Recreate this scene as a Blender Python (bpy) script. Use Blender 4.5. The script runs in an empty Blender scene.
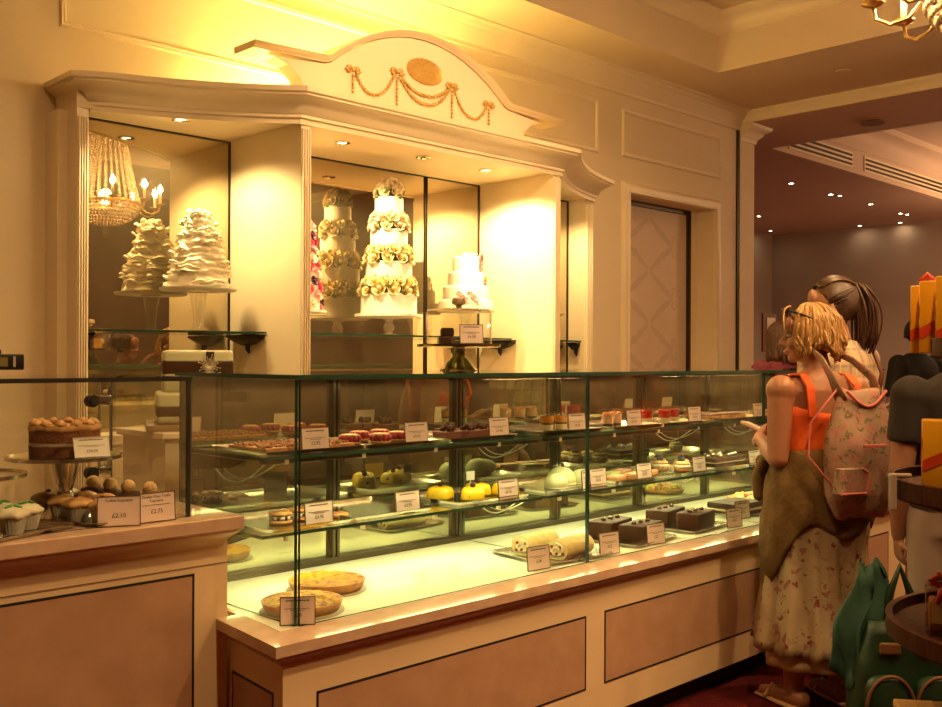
import bpy, bmesh, math, random
from mathutils import Vector, Matrix, Euler, noise as mnoise
PI = math.pi
random.seed(7)
SC = bpy.context.scene
COL = SC.collection
V = Vector

# ------------------------------------------------------------------ materials
MATS = {}
def _nt(name):
    m = bpy.data.materials.new(name); m.use_nodes = True
    nt = m.node_tree; nt.nodes.clear()
    out = nt.nodes.new('ShaderNodeOutputMaterial')
    return m, nt, out
def ramp(nt, fac, stops):
    r = nt.nodes.new('ShaderNodeValToRGB')
    el = r.color_ramp.elements
    while len(el) < len(stops): el.new(0.5)
    for e, (p, c) in zip(el, stops):
        e.position = p; e.color = (*c, 1)
    nt.links.new(fac, r.inputs[0]); return r.outputs[0]
def pm(name, c, c2=None, scale=8, rough=.5, metal=0, bump=0, bscale=None, spec=.5, detail=4, lo=.35, hi=.65, sss=0, alpha=None, stretch=None, coat=0, sheen=0):
    """principled material with optional noise colour variation and bump"""
    if name in MATS: return MATS[name]
    m, nt, out = _nt(name)
    b = nt.nodes.new('ShaderNodeBsdfPrincipled')
    nt.links.new(b.outputs[0], out.inputs[0])
    b.inputs['Base Color'].default_value = (*c, 1)
    b.inputs['Roughness'].default_value = rough
    b.inputs['Metallic'].default_value = metal
    b.inputs['Specular IOR Level'].default_value = spec
    if coat: b.inputs['Coat Weight'].default_value = coat
    if sheen: b.inputs['Sheen Weight'].default_value = sheen
    if sss:
        b.inputs['Subsurface Weight'].default_value = sss
        b.inputs['Subsurface Radius'].default_value = (.012, .005, .003)
    tc = nt.nodes.new('ShaderNodeTexCoord'); src = tc.outputs['Object']
    if stretch:
        mp = nt.nodes.new('ShaderNodeMapping'); mp.inputs['Scale'].default_value = stretch
        nt.links.new(src, mp.inputs[0]); src = mp.outputs[0]
    if c2:
        n = nt.nodes.new('ShaderNodeTexNoise'); n.inputs['Scale'].default_value = scale; n.inputs['Detail'].default_value = detail
        nt.links.new(src, n.inputs['Vector'])
        nt.links.new(ramp(nt, n.outputs['Fac'], [(lo, c), (hi, c2)]), b.inputs['Base Color'])
    if bump:
        n2 = nt.nodes.new('ShaderNodeTexNoise'); n2.inputs['Scale'].default_value = bscale or scale * 3; n2.inputs['Detail'].default_value = 5
        nt.links.new(src, n2.inputs['Vector'])
        bp = nt.nodes.new('ShaderNodeBump'); bp.inputs['Strength'].default_value = bump; bp.inputs['Distance'].default_value = .01
        nt.links.new(n2.outputs['Fac'], bp.inputs['Height']); nt.links.new(bp.outputs[0], b.inputs['Normal'])
    MATS[name] = m; return m
def emit(name, c, s):
    if name in MATS: return MATS[name]
    m, nt, out = _nt(name)
    e = nt.nodes.new('ShaderNodeEmission'); e.inputs[0].default_value = (*c, 1); e.inputs[1].default_value = s
    nt.links.new(e.outputs[0], out.inputs[0]); MATS[name] = m; return m
def glassy(name, tint, ior=1.5, rough=0.0):
    """thin clear pane: lets light through, mirrors by the angle of view"""
    if name in MATS: return MATS[name]
    m, nt, out = _nt(name)
    t = nt.nodes.new('ShaderNodeBsdfTransparent'); t.inputs[0].default_value = (*tint, 1)
    g = nt.nodes.new('ShaderNodeBsdfGlossy'); g.inputs['Roughness'].default_value = rough; g.inputs[0].default_value = (1, 1, 1, 1)
    f = nt.nodes.new('ShaderNodeFresnel'); ge = nt.nodes.new('ShaderNodeNewGeometry')
    mr = nt.nodes.new('ShaderNodeMapRange'); mr.inputs['To Min'].default_value = ior; mr.inputs['To Max'].default_value = 1/ior
    nt.links.new(ge.outputs['Backfacing'], mr.inputs['Value']); nt.links.new(mr.outputs[0], f.inputs[0])   # same mirror strength from both sides of a sheet
    mx = nt.nodes.new('ShaderNodeMixShader')
    nt.links.new(f.outputs[0], mx.inputs[0]); nt.links.new(t.outputs[0], mx.inputs[1]); nt.links.new(g.outputs[0], mx.inputs[2])
    nt.links.new(mx.outputs[0], out.inputs[0]); MATS[name] = m; return m
def mirror(name, c, c2, rough=.015, scale=3):
    if name in MATS: return MATS[name]
    m, nt, out = _nt(name)
    g = nt.nodes.new('ShaderNodeBsdfGlossy'); g.inputs['Roughness'].default_value = rough
    d = nt.nodes.new('ShaderNodeBsdfDiffuse'); d.inputs[0].default_value = (.30, .24, .14, 1)
    tc = nt.nodes.new('ShaderNodeTexCoord')
    n = nt.nodes.new('ShaderNodeTexNoise'); n.inputs['Scale'].default_value = scale; n.inputs['Detail'].default_value = 8
    nt.links.new(tc.outputs['Object'], n.inputs['Vector'])
    nt.links.new(ramp(nt, n.outputs['Fac'], [(.3, c), (.7, c2)]), g.inputs[0])
    mx = nt.nodes.new('ShaderNodeMixShader'); mx.inputs[0].default_value = .12
    nt.links.new(g.outputs[0], mx.inputs[1]); nt.links.new(d.outputs[0], mx.inputs[2])
    nt.links.new(mx.outputs[0], out.inputs[0]); MATS[name] = m; return m
def floral(name, base, spots, scale=14, thr=.38, rough=.8, base2=None):
    """printed cloth: blotches of several colours over a base"""
    if name in MATS: return MATS[name]
    m, nt, out = _nt(name)
    b = nt.nodes.new('ShaderNodeBsdfPrincipled'); b.inputs['Roughness'].default_value = rough; b.inputs['Specular IOR Level'].default_value = .2
    nt.links.new(b.outputs[0], out.inputs[0])
    tc = nt.nodes.new('ShaderNodeTexCoord')
    nz = nt.nodes.new('ShaderNodeTexNoise'); nz.inputs['Scale'].default_value = scale * 1.7; nz.inputs['Detail'].default_value = 3
    nt.links.new(tc.outputs['Object'], nz.inputs['Vector'])
    cur = None
    n0 = nt.nodes.new('ShaderNodeTexNoise'); n0.inputs['Scale'].default_value = scale * .5
    nt.links.new(tc.outputs['Object'], n0.inputs['Vector'])
    cur = ramp(nt, n0.outputs['Fac'], [(.4, base), (.6, base2 or base)])
    for i, c in enumerate(spots):
        mp = nt.nodes.new('ShaderNodeMapping'); mp.inputs['Location'].default_value = (i * 3.7, i * 1.3, i * 5.1)
        nt.links.new(tc.outputs['Object'], mp.inputs[0])
        ad = nt.nodes.new('ShaderNodeMixRGB'); ad.inputs[0].default_value = .08
        nt.links.new(mp.outputs[0], ad.inputs[1]); nt.links.new(nz.outputs['Color'], ad.inputs[2])
        vo = nt.nodes.new('ShaderNodeTexVoronoi'); vo.inputs['Scale'].default_value = scale
        nt.links.new(ad.outputs[0], vo.inputs['Vector'])
        fac = ramp(nt, vo.outputs['Distance'], [(thr - .06, (1, 1, 1)), (thr, (0, 0, 0))])
        mx = nt.nodes.new('ShaderNodeMixRGB'); mx.inputs[2].default_value = (*c, 1)
        nt.links.new(fac, mx.inputs[0]); nt.links.new(cur, mx.inputs[1]); cur = mx.outputs[0]
    nt.links.new(cur, b.inputs['Base Color']); MATS[name] = m; return m
def plaid(name, base, stripes):
    """checked shirt cloth: thin coloured bands along x and z"""
    if name in MATS: return MATS[name]
    m, nt, out = _nt(name)
    b = nt.nodes.new('ShaderNodeBsdfPrincipled'); b.inputs['Roughness'].default_value = .85; b.inputs['Specular IOR Level'].default_value = .15
    nt.links.new(b.outputs[0], out.inputs[0])
    tc = nt.nodes.new('ShaderNodeTexCoord'); sp = nt.nodes.new('ShaderNodeSeparateXYZ'); nt.links.new(tc.outputs['Object'], sp.inputs[0])
    cur = nt.nodes.new('ShaderNodeRGB'); cur.outputs[0].default_value = (*base, 1); cur = cur.outputs[0]
    for ax, freq, ph, w, c in stripes:
        mu = nt.nodes.new('ShaderNodeMath'); mu.operation = 'MULTIPLY_ADD'; mu.inputs[1].default_value = freq; mu.inputs[2].default_value = ph
        nt.links.new(sp.outputs[ax], mu.inputs[0])
        fr = nt.nodes.new('ShaderNodeMath'); fr.operation = 'FRACT'; nt.links.new(mu.outputs[0], fr.inputs[0])
        lt = nt.nodes.new('ShaderNodeMath'); lt.operation = 'LESS_THAN'; lt.inputs[1].default_value = w; nt.links.new(fr.outputs[0], lt.inputs[0])
        fm = nt.nodes.new('ShaderNodeMath'); fm.operation = 'MULTIPLY'; fm.inputs[1].default_value = .75; nt.links.new(lt.outputs[0], fm.inputs[0])
        mx = nt.nodes.new('ShaderNodeMixRGB'); mx.inputs[2].default_value = (*c, 1)
        nt.links.new(fm.outputs[0], mx.inputs[0]); nt.links.new(cur, mx.inputs[1]); cur = mx.outputs[0]
    nt.links.new(cur, b.inputs['Base Color']); MATS[name] = m; return m

WALL = pm('cream wall paint', (.80, .67, .46), (.77, .64, .43), 3, rough=.6, bump=.03, bscale=90)
TRIMM = pm('cream gloss woodwork', (.84, .71, .50), (.81, .68, .47), 4, rough=.38)
CEILM = pm('ceiling paint', (.76, .62, .44), (.74, .60, .42), 2, rough=.8)
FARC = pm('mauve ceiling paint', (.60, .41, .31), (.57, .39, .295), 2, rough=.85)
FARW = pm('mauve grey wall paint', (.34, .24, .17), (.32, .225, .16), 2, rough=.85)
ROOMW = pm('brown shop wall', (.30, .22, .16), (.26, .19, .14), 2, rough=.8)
CARPET = pm('dark red carpet', (.14, .014, .016), (.08, .012, .012), 40, rough=.95, bump=.5, bscale=400, spec=.1)
BASEM = pm('cream counter lacquer', (.80, .60, .37), (.77, .57, .345), 3, rough=.42)
MARB = pm('pink beige marble panel', (.54, .325, .205), (.45, .26, .16), 9, rough=.28, detail=9, lo=.3, hi=.7)
STONE = pm('polished pink beige stone', (.66, .45, .31), (.56, .37, .25), 14, rough=.07, detail=8, spec=.6)
BLACK = pm('black inlay', (.012, .010, .009), rough=.5)
DARKM = pm('dark bronze metal', (.06, .045, .03), rough=.35, metal=.8)
STEEL = pm('polished steel', (.72, .68, .60), rough=.16, metal=1)
BRUSH = pm('brushed steel tray', (.64, .61, .52), (.56, .53, .45), 60, rough=.2, metal=1)
RAIL = pm('grey metal rail', (.10, .085, .055), rough=.3, metal=.9)
WHITEF = pm('white case floor', (.80, .80, .60), rough=.12)
GLASS = glassy('clear glass', (.975, .985, .97), 1.45)
GEDGE = pm('green glass edge', (.025, .075, .050), rough=.15)
CRYST = glassy('crystal', (.93, .93, .92), 1.75)
MIRR = mirror('antique mirror', (.74, .65, .50), (.62, .54, .40))
DMIRR = mirror('tinted case mirror', (.44, .45, .31), (.39, .40, .27), scale=1)
GOLD = pm('gilt plaster', (.62, .38, .10), (.72, .46, .15), 60, rough=.42, metal=.5)
BRASS = pm('old brass', (.58, .36, .12), rough=.3, metal=1)
PLASTER = pm('pediment plaster', (.86, .72, .52), rough=.5)
CARD = pm('pinkish price card', (.78, .63, .56), rough=.6)
CARDW = pm('white price card', (.90, .84, .76), rough=.6)
INK = pm('dark printing ink', (.06, .045, .04), rough=.7)
CABLE = pm('white cable', (.58, .54, .36), rough=.4)

# ------------------------------------------------------------------ mesh builder
class MB:
    def __init__(s): s.bm = bmesh.new(); s.mi = 0
    def _f(s, vs, mi=None):
        try:
            f = s.bm.faces.new(vs); f.material_index = s.mi if mi is None else mi; return f
        except ValueError: return None
    def box(s, x0, x1, y0, y1, z0, z1, bev=0, seg=2, M=None):
        g = bmesh.ops.create_cube(s.bm, size=1)
        T = Matrix.Translation(((x0+x1)/2, (y0+y1)/2, (z0+z1)/2)) @ Matrix.Diagonal((abs(x1-x0), abs(y1-y0), abs(z1-z0), 1))
        if M: T = M @ T
        bmesh.ops.transform(s.bm, matrix=T, verts=g['verts'])
        fs = {f for v in g['verts'] for f in v.link_faces}
        for f in fs: f.material_index = s.mi
        if bev:
            es = list({e for v in g['verts'] for e in v.link_edges})
            r = bmesh.ops.bevel(s.bm, geom=es, offset=bev, segments=seg, affect='EDGES', profile=.5)
            for f in r['faces']: f.material_index = s.mi
        return s
    def obox(s, c, size, rz=0, bev=0, rx=0, ry=0):
        M = Matrix.Translation(c) @ Euler((rx, ry, rz)).to_matrix().to_4x4()
        a, b, d = size
        return s.box(-a/2, a/2, -b/2, b/2, -d/2, d/2, bev, 2, M)
    def loft(s, rings, closed=True, cap0=True, cap1=True):
        vr = [[s.bm.verts.new(p) for p in r] for r in rings]
        n = len(vr[0])
        for a, b in zip(vr, vr[1:]):
            for i in range(n if closed else n-1):
                j = (i+1) % n
                s._f((a[i], a[j], b[j], b[i]))
        if closed and cap0: s._f(tuple(reversed(vr[0])))
        if closed and cap1: s._f(tuple(vr[-1]))
        return s
    def lathe(s, prof, c=(0, 0, 0), seg=32, wob=None, cap=True):
        rings = []
        for k, (r, z) in enumerate(prof):
            ring = []
            for i in range(seg):
                a = 2*PI*i/seg; rr = max(r, 1e-4)
                if wob: rr, dz = wob(rr, a, z, k)
                else: dz = 0
                ring.append((c[0]+rr*math.cos(a), c[1]+rr*math.sin(a), c[2]+z+dz))
            rings.append(ring)
        return s.loft(rings, True, cap, cap)
    def cyl(s, p0, p1, r0, r1=None, seg=12):
        return s.tube([p0, p1], [r0, r0 if r1 is None else r1], seg)
    def tube(s, pts, rad, seg=8, closed=False, cap=True, flat=1.0):
        pts = [V(p) for p in pts]; n = len(pts)
        if not hasattr(rad, '__len__'): rad = [rad]*n
        rings = []; up = None
        for i, p in enumerate(pts):
            a = pts[(i-1) % n] if (closed or i > 0) else p
            b = pts[(i+1) % n] if (closed or i < n-1) else p
            t = (b-a).normalized() if (b-a).length > 1e-9 else V((0, 0, 1))
            if up is None:
                up = V((0, 0, 1)) if abs(t.z) < .9 else V((1, 0, 0))
            x = t.cross(up)
            if x.length < 1e-6: x = t.orthogonal()
            x.normalize(); y = x.cross(t).normalized(); up = y
            rings.append([p + x*math.cos(2*PI*k/seg)*rad[i] + y*math.sin(2*PI*k/seg)*rad[i]*flat for k in range(seg)])
        if closed: rings.append(rings[0]); return s.loft(rings, True, False, False)
        return s.loft(rings, True, cap, cap)
    def limb(s, pts, rad, seg=14, flat=1.0):
        """tube with round ends"""
        pts = [V(p) for p in pts]; rad = list(rad)
        d0 = (pts[0]-pts[1]).normalized(); d1 = (pts[-1]-pts[-2]).normalized()
        P, R = [], []
        for q in (.98, .7, .35): P.append(pts[0]+d0*rad[0]*q); R.append(rad[0]*math.sqrt(max(1-q*q, .02)))
        P += pts; R += rad
        for q in (.35, .7, .98): P.append(pts[-1]+d1*rad[-1]*q); R.append(rad[-1]*math.sqrt(max(1-q*q, .02)))
        return s.tube(P, R, seg, flat=flat)
    def ball(s, c, r, seg=12, rings=8, M=None):
        if not hasattr(r, '__len__'): r = (r, r, r)
        T = Matrix.Translation(c)
        if M: T = T @ M.to_4x4()
        T = T @ Matrix.Diagonal((*r, 1))
        g = bmesh.ops.create_uvsphere(s.bm, u_segments=seg, v_segments=rings, radius=1, matrix=T)
        for f in {f for v in g['verts'] for f in v.link_faces}: f.material_index = s.mi
        return s
    def prism(s, poly, a0, a1, plane='xy', off=0):
        def P(u, v, w):
            return (u, v, w) if plane == 'xy' else (u, w, v) if plane == 'xz' else (w, u, v)
        b = [s.bm.verts.new(P(u, v, a0)) for u, v in poly]; t = [s.bm.verts.new(P(u, v, a1)) for u, v in poly]
        n = len(poly)
        for i in range(n): s._f((b[i], b[(i+1) % n], t[(i+1) % n], t[i]))
        s._f(tuple(reversed(b))); s._f(tuple(t)); return s
    def sweep(s, prof, path, closed=False, base=0, side=1):
        """profile (out, up) carried along a plan path with mitred corners; out is to the right of travel * side"""
        n = len(path); rings = []
        for i in range(n):
            p = V((*path[i][:2], 0))
            a = V((*path[i-1][:2], 0)) if (i > 0 or closed) else None
            b = V((*path[(i+1) % n][:2], 0)) if (i < n-1 or closed) else None
            ns = []
            if a is not None: t = (p-a).normalized(); ns.append(V((t.y, -t.x, 0))*side)
            if b is not None: t = (b-p).normalized(); ns.append(V((t.y, -t.x, 0))*side)
            m = sum(ns, V())
            if len(ns) == 2:
                m.normalize(); m /= max(m.dot(ns[0]), .3)
            rings.append([p + m*o + V((0, 0, base+u)) for o, u in prof])
        if closed: rings.append(rings[0])
        return s.loft(rings, True, not closed, not closed)
    def sweep_w(s, prof, path, closed=False):
        """profile (out towards -y, across) along a path in an xz wall plane; path points are (x, y, z)"""
        n = len(path); rings = []
        for i in range(n):
            p = V(path[i]); ns = []
            if i > 0 or closed:
                t = (p-V(path[i-1])).normalized(); ns.append(V((t.z, 0, -t.x)))
            if i < n-1 or closed:
                t = (V(path[(i+1) % n])-p).normalized(); ns.append(V((t.z, 0, -t.x)))
            m = sum(ns, V())
            if len(ns) == 2: m.normalize(); m /= max(m.dot(ns[0]), .3)
            rings.append([p + m*w + V((0, -o, 0)) for o, w in prof])
        if closed: rings.append(rings[0])
        return s.loft(rings, True, not closed, not closed)
    def xf(s, M):
        bmesh.ops.transform(s.bm, matrix=M, verts=s.bm.verts); return s
    def mesh(s, name, mats, smooth=None):
        bmesh.ops.recalc_face_normals(s.bm, faces=s.bm.faces)
        me = bpy.data.meshes.new(name); s.bm.to_mesh(me); s.bm.free()
        for m in (mats if isinstance(mats, (list, tuple)) else [mats]): me.materials.append(m)
        if smooth:
            me.polygons.foreach_set('use_smooth', [True]*len(me.polygons))
            if smooth is not True: 
                try: me.set_sharp_from_angle(angle=math.radians(smooth))
                except Exception: pass
        me.update(); return me

def link(name, me, parent=None, loc=None):
    o = bpy.data.objects.new(name, me); COL.objects.link(o)
    if parent is not None: o.parent = parent
    if loc is not None: o.location = loc
    return o
def obj(name, mb, mats, parent=None, smooth=None, world=False, label=None, loc=None):
    me = mb.mesh(name, mats, smooth)
    if world and parent is not None: me.transform(Matrix.Translation(-V(parent.location)))
    o = link(name, me, parent, loc)
    if label: o['label'] = label
    return o
def tag(o, label, cat, group=None, kind=None):
    o['label'] = label; o['category'] = cat
    if group: o['group'] = group
    if kind: o['kind'] = kind
    return o
def thing(name, label, cat, loc=(0, 0, 0), rz=0, group=None, kind=None):
    o = bpy.data.objects.new(name, None); COL.objects.link(o)
    o.location = loc; o.rotation_euler = (0, 0, rz); o.empty_display_size = .1
    return tag(o, label, cat, group, kind)
def dup(root, loc, rz=None, label=None, group=None, scale=None):
    def cp(o, par):
        c = o.copy(); COL.objects.link(c)
        if par is not None: c.parent = par
        for ch in list(o.children): cp(ch, c)
        return c
    r = cp(root, None); r.location = loc
    if rz is not None: r.rotation_euler = (0, 0, rz)
    if scale: r.scale = (scale,)*3
    if label: r['label'] = label
    if group: r['group'] = group
    return r
def struct(name, mb, m, label, smooth=None, cat='room'):
    o = obj(name, mb, m, None, smooth); return tag(o, label, cat, kind='structure')
def pick(seq): return seq[random.randrange(len(seq))]
def text_mesh(lines, depth=.0004):
    """lines: (text, size, x, z). Lettering standing in the xz plane, facing -y, joined into one mesh"""
    bm = bmesh.new()
    for t, size, x, z in lines:
        cu = bpy.data.curves.new('lettering', 'FONT'); cu.body = t; cu.size = size; cu.align_x = 'CENTER'; cu.align_y = 'CENTER'; cu.extrude = depth; cu.resolution_u = 2
        ob = bpy.data.objects.new('lettering', cu); COL.objects.link(ob)
        bpy.context.view_layer.update()
        me = bpy.data.meshes.new_from_object(ob.evaluated_get(bpy.context.evaluated_depsgraph_get()))
        me.transform(Matrix.Translation((x, 0, z)) @ Matrix.Rotation(PI/2, 4, 'X'))
        bm.from_mesh(me); bpy.data.meshes.remove(me)
        bpy.data.objects.remove(ob); bpy.data.curves.remove(cu)
    return bm
def remeshed(mb, name, voxel, mats, smooth_it=2):
    """voxel-unite the closed pieces into one continuous surface"""
    me = mb.mesh(name, mats)
    ob = bpy.data.objects.new(name, me); COL.objects.link(ob)
    r = ob.modifiers.new('r', 'REMESH'); r.mode = 'VOXEL'; r.voxel_size = voxel; r.use_smooth_shade = True
    if smooth_it:
        sm = ob.modifiers.new('s', 'SMOOTH'); sm.factor = .5; sm.iterations = smooth_it
    bpy.context.view_layer.update()
    me2 = bpy.data.meshes.new_from_object(ob.evaluated_get(bpy.context.evaluated_depsgraph_get()))
    bpy.data.objects.remove(ob); bpy.data.meshes.remove(me)
    if not me2.materials:
        for m in (mats if isinstance(mats, (list, tuple)) else [mats]): me2.materials.append(m)
    me2.polygons.foreach_set('use_smooth', [True]*len(me2.polygons))
    me2.name = name; return me2
# ------------------------------------------------------------------ camera
A = math.radians(45.4); ROLL = .0039
fwd = V((math.cos(A), math.sin(A), 0)); rgt = V((math.sin(A), -math.cos(A), 0)); up = V((0, 0, 1))
rr = rgt*math.cos(ROLL) + up*math.sin(ROLL); uu = up*math.cos(ROLL) - rgt*math.sin(ROLL)
cd = bpy.data.cameras.new('camera'); cam = bpy.data.objects.new('camera', cd); COL.objects.link(cam)
M3 = Matrix((rr, uu, -fwd)).transposed().to_4x4()
cam.matrix_world = Matrix.Translation((0, 0, 1.4)) @ M3
cd.sensor_width = 36; cd.lens = 36*1005/942; cd.shift_y = 5.2/942; cd.clip_start = .02
SC.camera = cam

# ------------------------------------------------------------------ room shell
CZ = 3.60
WY = 4.72
mb = MB(); mb.box(-2.6, 16.2, -3.6, 9.2, -.1, 0); struct('floor', mb, CARPET, 'dark red carpet floor of the shop')
mb = MB(); DX0, DX1, DZ = 6.37, 7.60, 2.69
mb.box(-2.6, DX0, WY, WY+.3, 0, 4.1); mb.box(DX1, 8.0, WY, WY+.3, 0, 4.1); mb.box(DX0, DX1, WY, WY+.3, DZ, 4.1)
struct('wall_back', mb, WALL, 'cream panelled wall behind the cake display')
mb = MB(); mb.box(-2.75, -2.6, -3.6, 5.02, 0, 4.1); struct('wall_left', mb, ROOMW, 'shop wall at the left end')
mb = MB(); mb.box(-2.6, 16.2, -3.75, -3.6, 0, 4.1); struct('wall_front', mb, ROOMW, 'brown shop wall opposite the counter')
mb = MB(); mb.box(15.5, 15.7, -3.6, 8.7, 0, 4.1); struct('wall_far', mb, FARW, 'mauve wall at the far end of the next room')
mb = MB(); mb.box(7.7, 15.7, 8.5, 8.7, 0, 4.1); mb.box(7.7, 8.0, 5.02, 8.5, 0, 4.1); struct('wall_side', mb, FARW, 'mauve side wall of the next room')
# ceiling of this room: soffit ring round a raised coffer
CX0, CX1, CY0, CY1, CT = -1.6, 6.75, -1.6, 4.165, 4.04
mb = MB()
mb.box(-2.6, CX0, -3.6, WY, CZ, CZ+.1); mb.box(CX1, 8.05, -3.6, WY, CZ, CZ+.1)
mb.box(CX0, CX1, CY1, WY, CZ, CZ+.1); mb.box(CX0, CX1, -3.6, CY0, CZ, CZ+.1)
mb.box(CX0, CX1, CY1, CY1+.06, CZ+.1, CT+.06); mb.box(CX0, CX1, CY0-.06, CY0, CZ+.1, CT+.06)
mb.box(CX0-.06, CX0, CY0-.06, CY1+.06, CZ+.1, CT+.06); mb.box(CX1, CX1+.06, CY0-.06, CY1+.06, CZ+.1, CT+.06)
mb.box(CX0, CX1, CY0, CY1, CT, CT+.06)
struct('ceiling', mb, CEILM, 'cream ceiling with a raised coffer')
mb = MB()   # moulding inside the coffer
mb.sweep([(0, -.16), (.012, -.15), (.016, -.12), (.05, -.05), (.06, -.045), (.09, -.01), (.09, 0), (0, 0)], [(CX0, CY0), (CX1, CY0), (CX1, CY1), (CX0, CY1)], True, CT, -1)
struct('trim_1', mb, TRIMM, 'moulding round the inside of the ceiling coffer', 40)
mb = MB()   # crown on the back wall
mb.sweep([(0, -.155), (.018, -.155), (.018, -.13), (.028, -.12), (.045, -.085), (.08, -.055), (.085, -.045), (.10, -.04), (.115, -.018), (.15, -.012), (.15, 0), (0, 0)],
         [(-2.6, WY), (8.02, WY)], False, CZ, 1)
struct('trim_2', mb, TRIMM, 'crown moulding along the top of the back wall', 40)
FR = [(0, 0), (.006, .002), (.014, .010), (.010, .018), (.012, .026), (.004, .034), (0, .036)]
def frame(x0, x1, z0, z1, n, what):
    mb = MB(); mb.sweep_w(FR, [(x0, WY, z0), (x0, WY, z1), (x1, WY, z1), (x1, WY, z0)], True)
    struct('trim_%d' % n, mb, TRIMM, what, 40)
frame(-1.6, 1.62, 2.95, 3.36, 3, 'panel moulding on the wall left of the cake display')
frame(1.93, 5.99, 2.95, 3.36, 4, 'long panel moulding on the wall above the cake display')
frame(6.28, 7.70, 2.97, 3.34, 5, 'panel moulding over the doorway')
# doorway
mb = MB()
CS = [(0, 0), (.03, 0), (.034, .012), (.022, .02), (.03, .05), (.03, .06), (.012, .085), (0, .09)]
mb.sweep_w([(o, -w) for o, w in CS], [(DX0-.005, WY, 0), (DX0-.005, WY, DZ+.005), (DX1+.005, WY, DZ+.005), (DX1+.005, WY, 0)])
struct('trim_6', mb, TRIMM, 'cream moulded casing round the doorway', 40)
DOORM = pm('pale pink door damask', (.74, .58, .44), (.71, .55, .41), 5, rough=.5)
DAM = pm('damask print', (.63, .475, .34), rough=.5)
dr = thing('door_1', 'pale pink door with a damask scroll print beside the cake display', 'door', (6.98, WY+.20, 0), kind='structure')
mb = MB(); mb.box(DX0, DX1-.1, WY+.20, WY+.25, 0, DZ-.03); obj('leaf', mb, DOORM, dr, world=True)
mb = MB(); mb.box(DX0, DX1-.1, WY+.17, WY+.27, DZ-.035, DZ); mb.box(DX1-.12, DX1-.09, WY+.17, WY+.27, 0, DZ); mb.box(DX0-.0, DX0+.012, WY+.17, WY+.27, 0, DZ)
obj('frame', mb, DARKM, dr, world=True)
mb = MB(); mb.box(DX1-.09, DX1, WY+.17, WY+.28, 0, DZ); obj('jamb', mb, TRIMM, dr, world=True)
def leaf_curve(mb, pts, w, y):
    n = len(pts)
    L, R = [], []
    for i, p in enumerate(pts):
        a = V(pts[max(i-1, 0)]); b = V(pts[min(i+1, n-1)]); t = (b-a).normalized(); nn = V((-t.y, t.x))
        k = w*(.35+.65*math.sin(PI*(i+.4)/(n))*(1+.45*math.sin(i*2.1)))
        L.append(V(p)+nn*k); R.append(V(p)-nn*k)
    for i in range(n-1):
        vs = [mb.bm.verts.new((q.x, y, q.y)) for q in (L[i], L[i+1], R[i+1], R[i])]
        mb._f(vs)
mb = MB()
dcx = 6.93
for row in range(5):
    z0 = 2.36 - row*.44
    for s in (-1, 1):
        for t in (-1, 1):
            pts = [(dcx + s*(.02+.32*(k/12)), z0 + t*(.20*(1-(k/12))**1.2+.01)) for k in range(13)]
            leaf_curve(mb, pts, .030, WY+.1985)
            c = V((dcx+s*.36, z0+t*.055)); sp = [(c.x + s*.05*(1-k/16)*math.cos(k*.55-1.2), c.y + t*.05*(1-k/16)*math.sin(k*.55-1.2)) for k in range(14)]
            leaf_curve(mb, sp, .011, WY+.1985)
obj('damask_print', mb, DAM, dr, world=True)
# end of the wall: pilaster, gap and capital, and the beam over the opening
mb = MB(); mb.box(7.965, 8.0, WY-.012, WY, 0, CZ); struct('trim_7', mb, DARKM, 'dark shadow gap beside the end pilaster')
mb = MB(); mb.box(8.0, 8.24, WY-.02, WY+.30, 0, CZ); struct('wall_end', mb, WALL, 'cream pilaster at the end of the back wall')
mb = MB(); mb.sweep([(0, -.16), (.012, -.155), (.02, -.12), (.06, -.08), (.07, -.06), (.11, -.04), (.12, -.02), (.12, 0), (0, 0)], [(8.0, WY-.02), (8.24, WY-.02), (8.24, WY+.3)], False, CZ-.09, 1)
struct('trim_8', mb, TRIMM, 'moulded capital on the end pilaster', 40)
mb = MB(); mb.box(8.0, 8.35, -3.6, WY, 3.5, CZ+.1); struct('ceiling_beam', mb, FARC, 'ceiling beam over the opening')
mb = MB(); mb.sweep([(0, -.098), (.012, -.098), (.02, -.06), (.035, -.03), (.045, -.018), (.045, 0), (0, 0)], [(8.0, WY), (8.0, -3.6)], False, CZ, 1)
struct('trim_9', mb, TRIMM, 'moulding along the beam over the opening', 40)
# next room
FZ = 3.5
KX0, KX1, KY0, KY1 = 9.1, 14.9, -1.0, 5.03
mb = MB()
mb.box(8.35, KX0, -3.6, 8.5, FZ, FZ+.1); mb.box(KX1, 15.5, -3.6, 8.5, FZ, FZ+.1); mb.box(KX0, KX1, KY1, 8.5, FZ, FZ+.1); mb.box(KX0, KX1, -3.6, KY0, FZ, FZ+.1)
mb.box(8.0, 8.35, 5.02, 8.5, FZ, FZ+.1)
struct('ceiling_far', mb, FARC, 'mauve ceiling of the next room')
mb = MB(); mb.box(KX0, KX1, KY1-.02, KY1+.05, FZ-.002, FZ+.55); mb.box(KX0-.05, KX0+.02, KY0, KY1, FZ-.002, FZ+.55); mb.box(KX1-.02, KX1+.05, KY0, KY1, FZ-.002, FZ+.55); mb.box(KX0, KX1, KY0-.05, KY0+.02, FZ-.002, FZ+.55)
mb.box(KX0, KX1, KY0, KY1, FZ+.55, FZ+.6)
mb.sweep([(0, -.3), (.03, -.28), (.05, -.2), (.12, -.1), (.2, -.06), (.22, 0), (0, 0)], [(KX0, KY0), (KX1, KY0), (KX1, KY1), (KX0, KY1)], True, FZ+.55, -1)
struct('ceiling_recess', mb, pm('recess paint', (.60, .46, .35), rough=.8), 'lighter moulded ceiling recess in the next room', 40)
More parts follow.
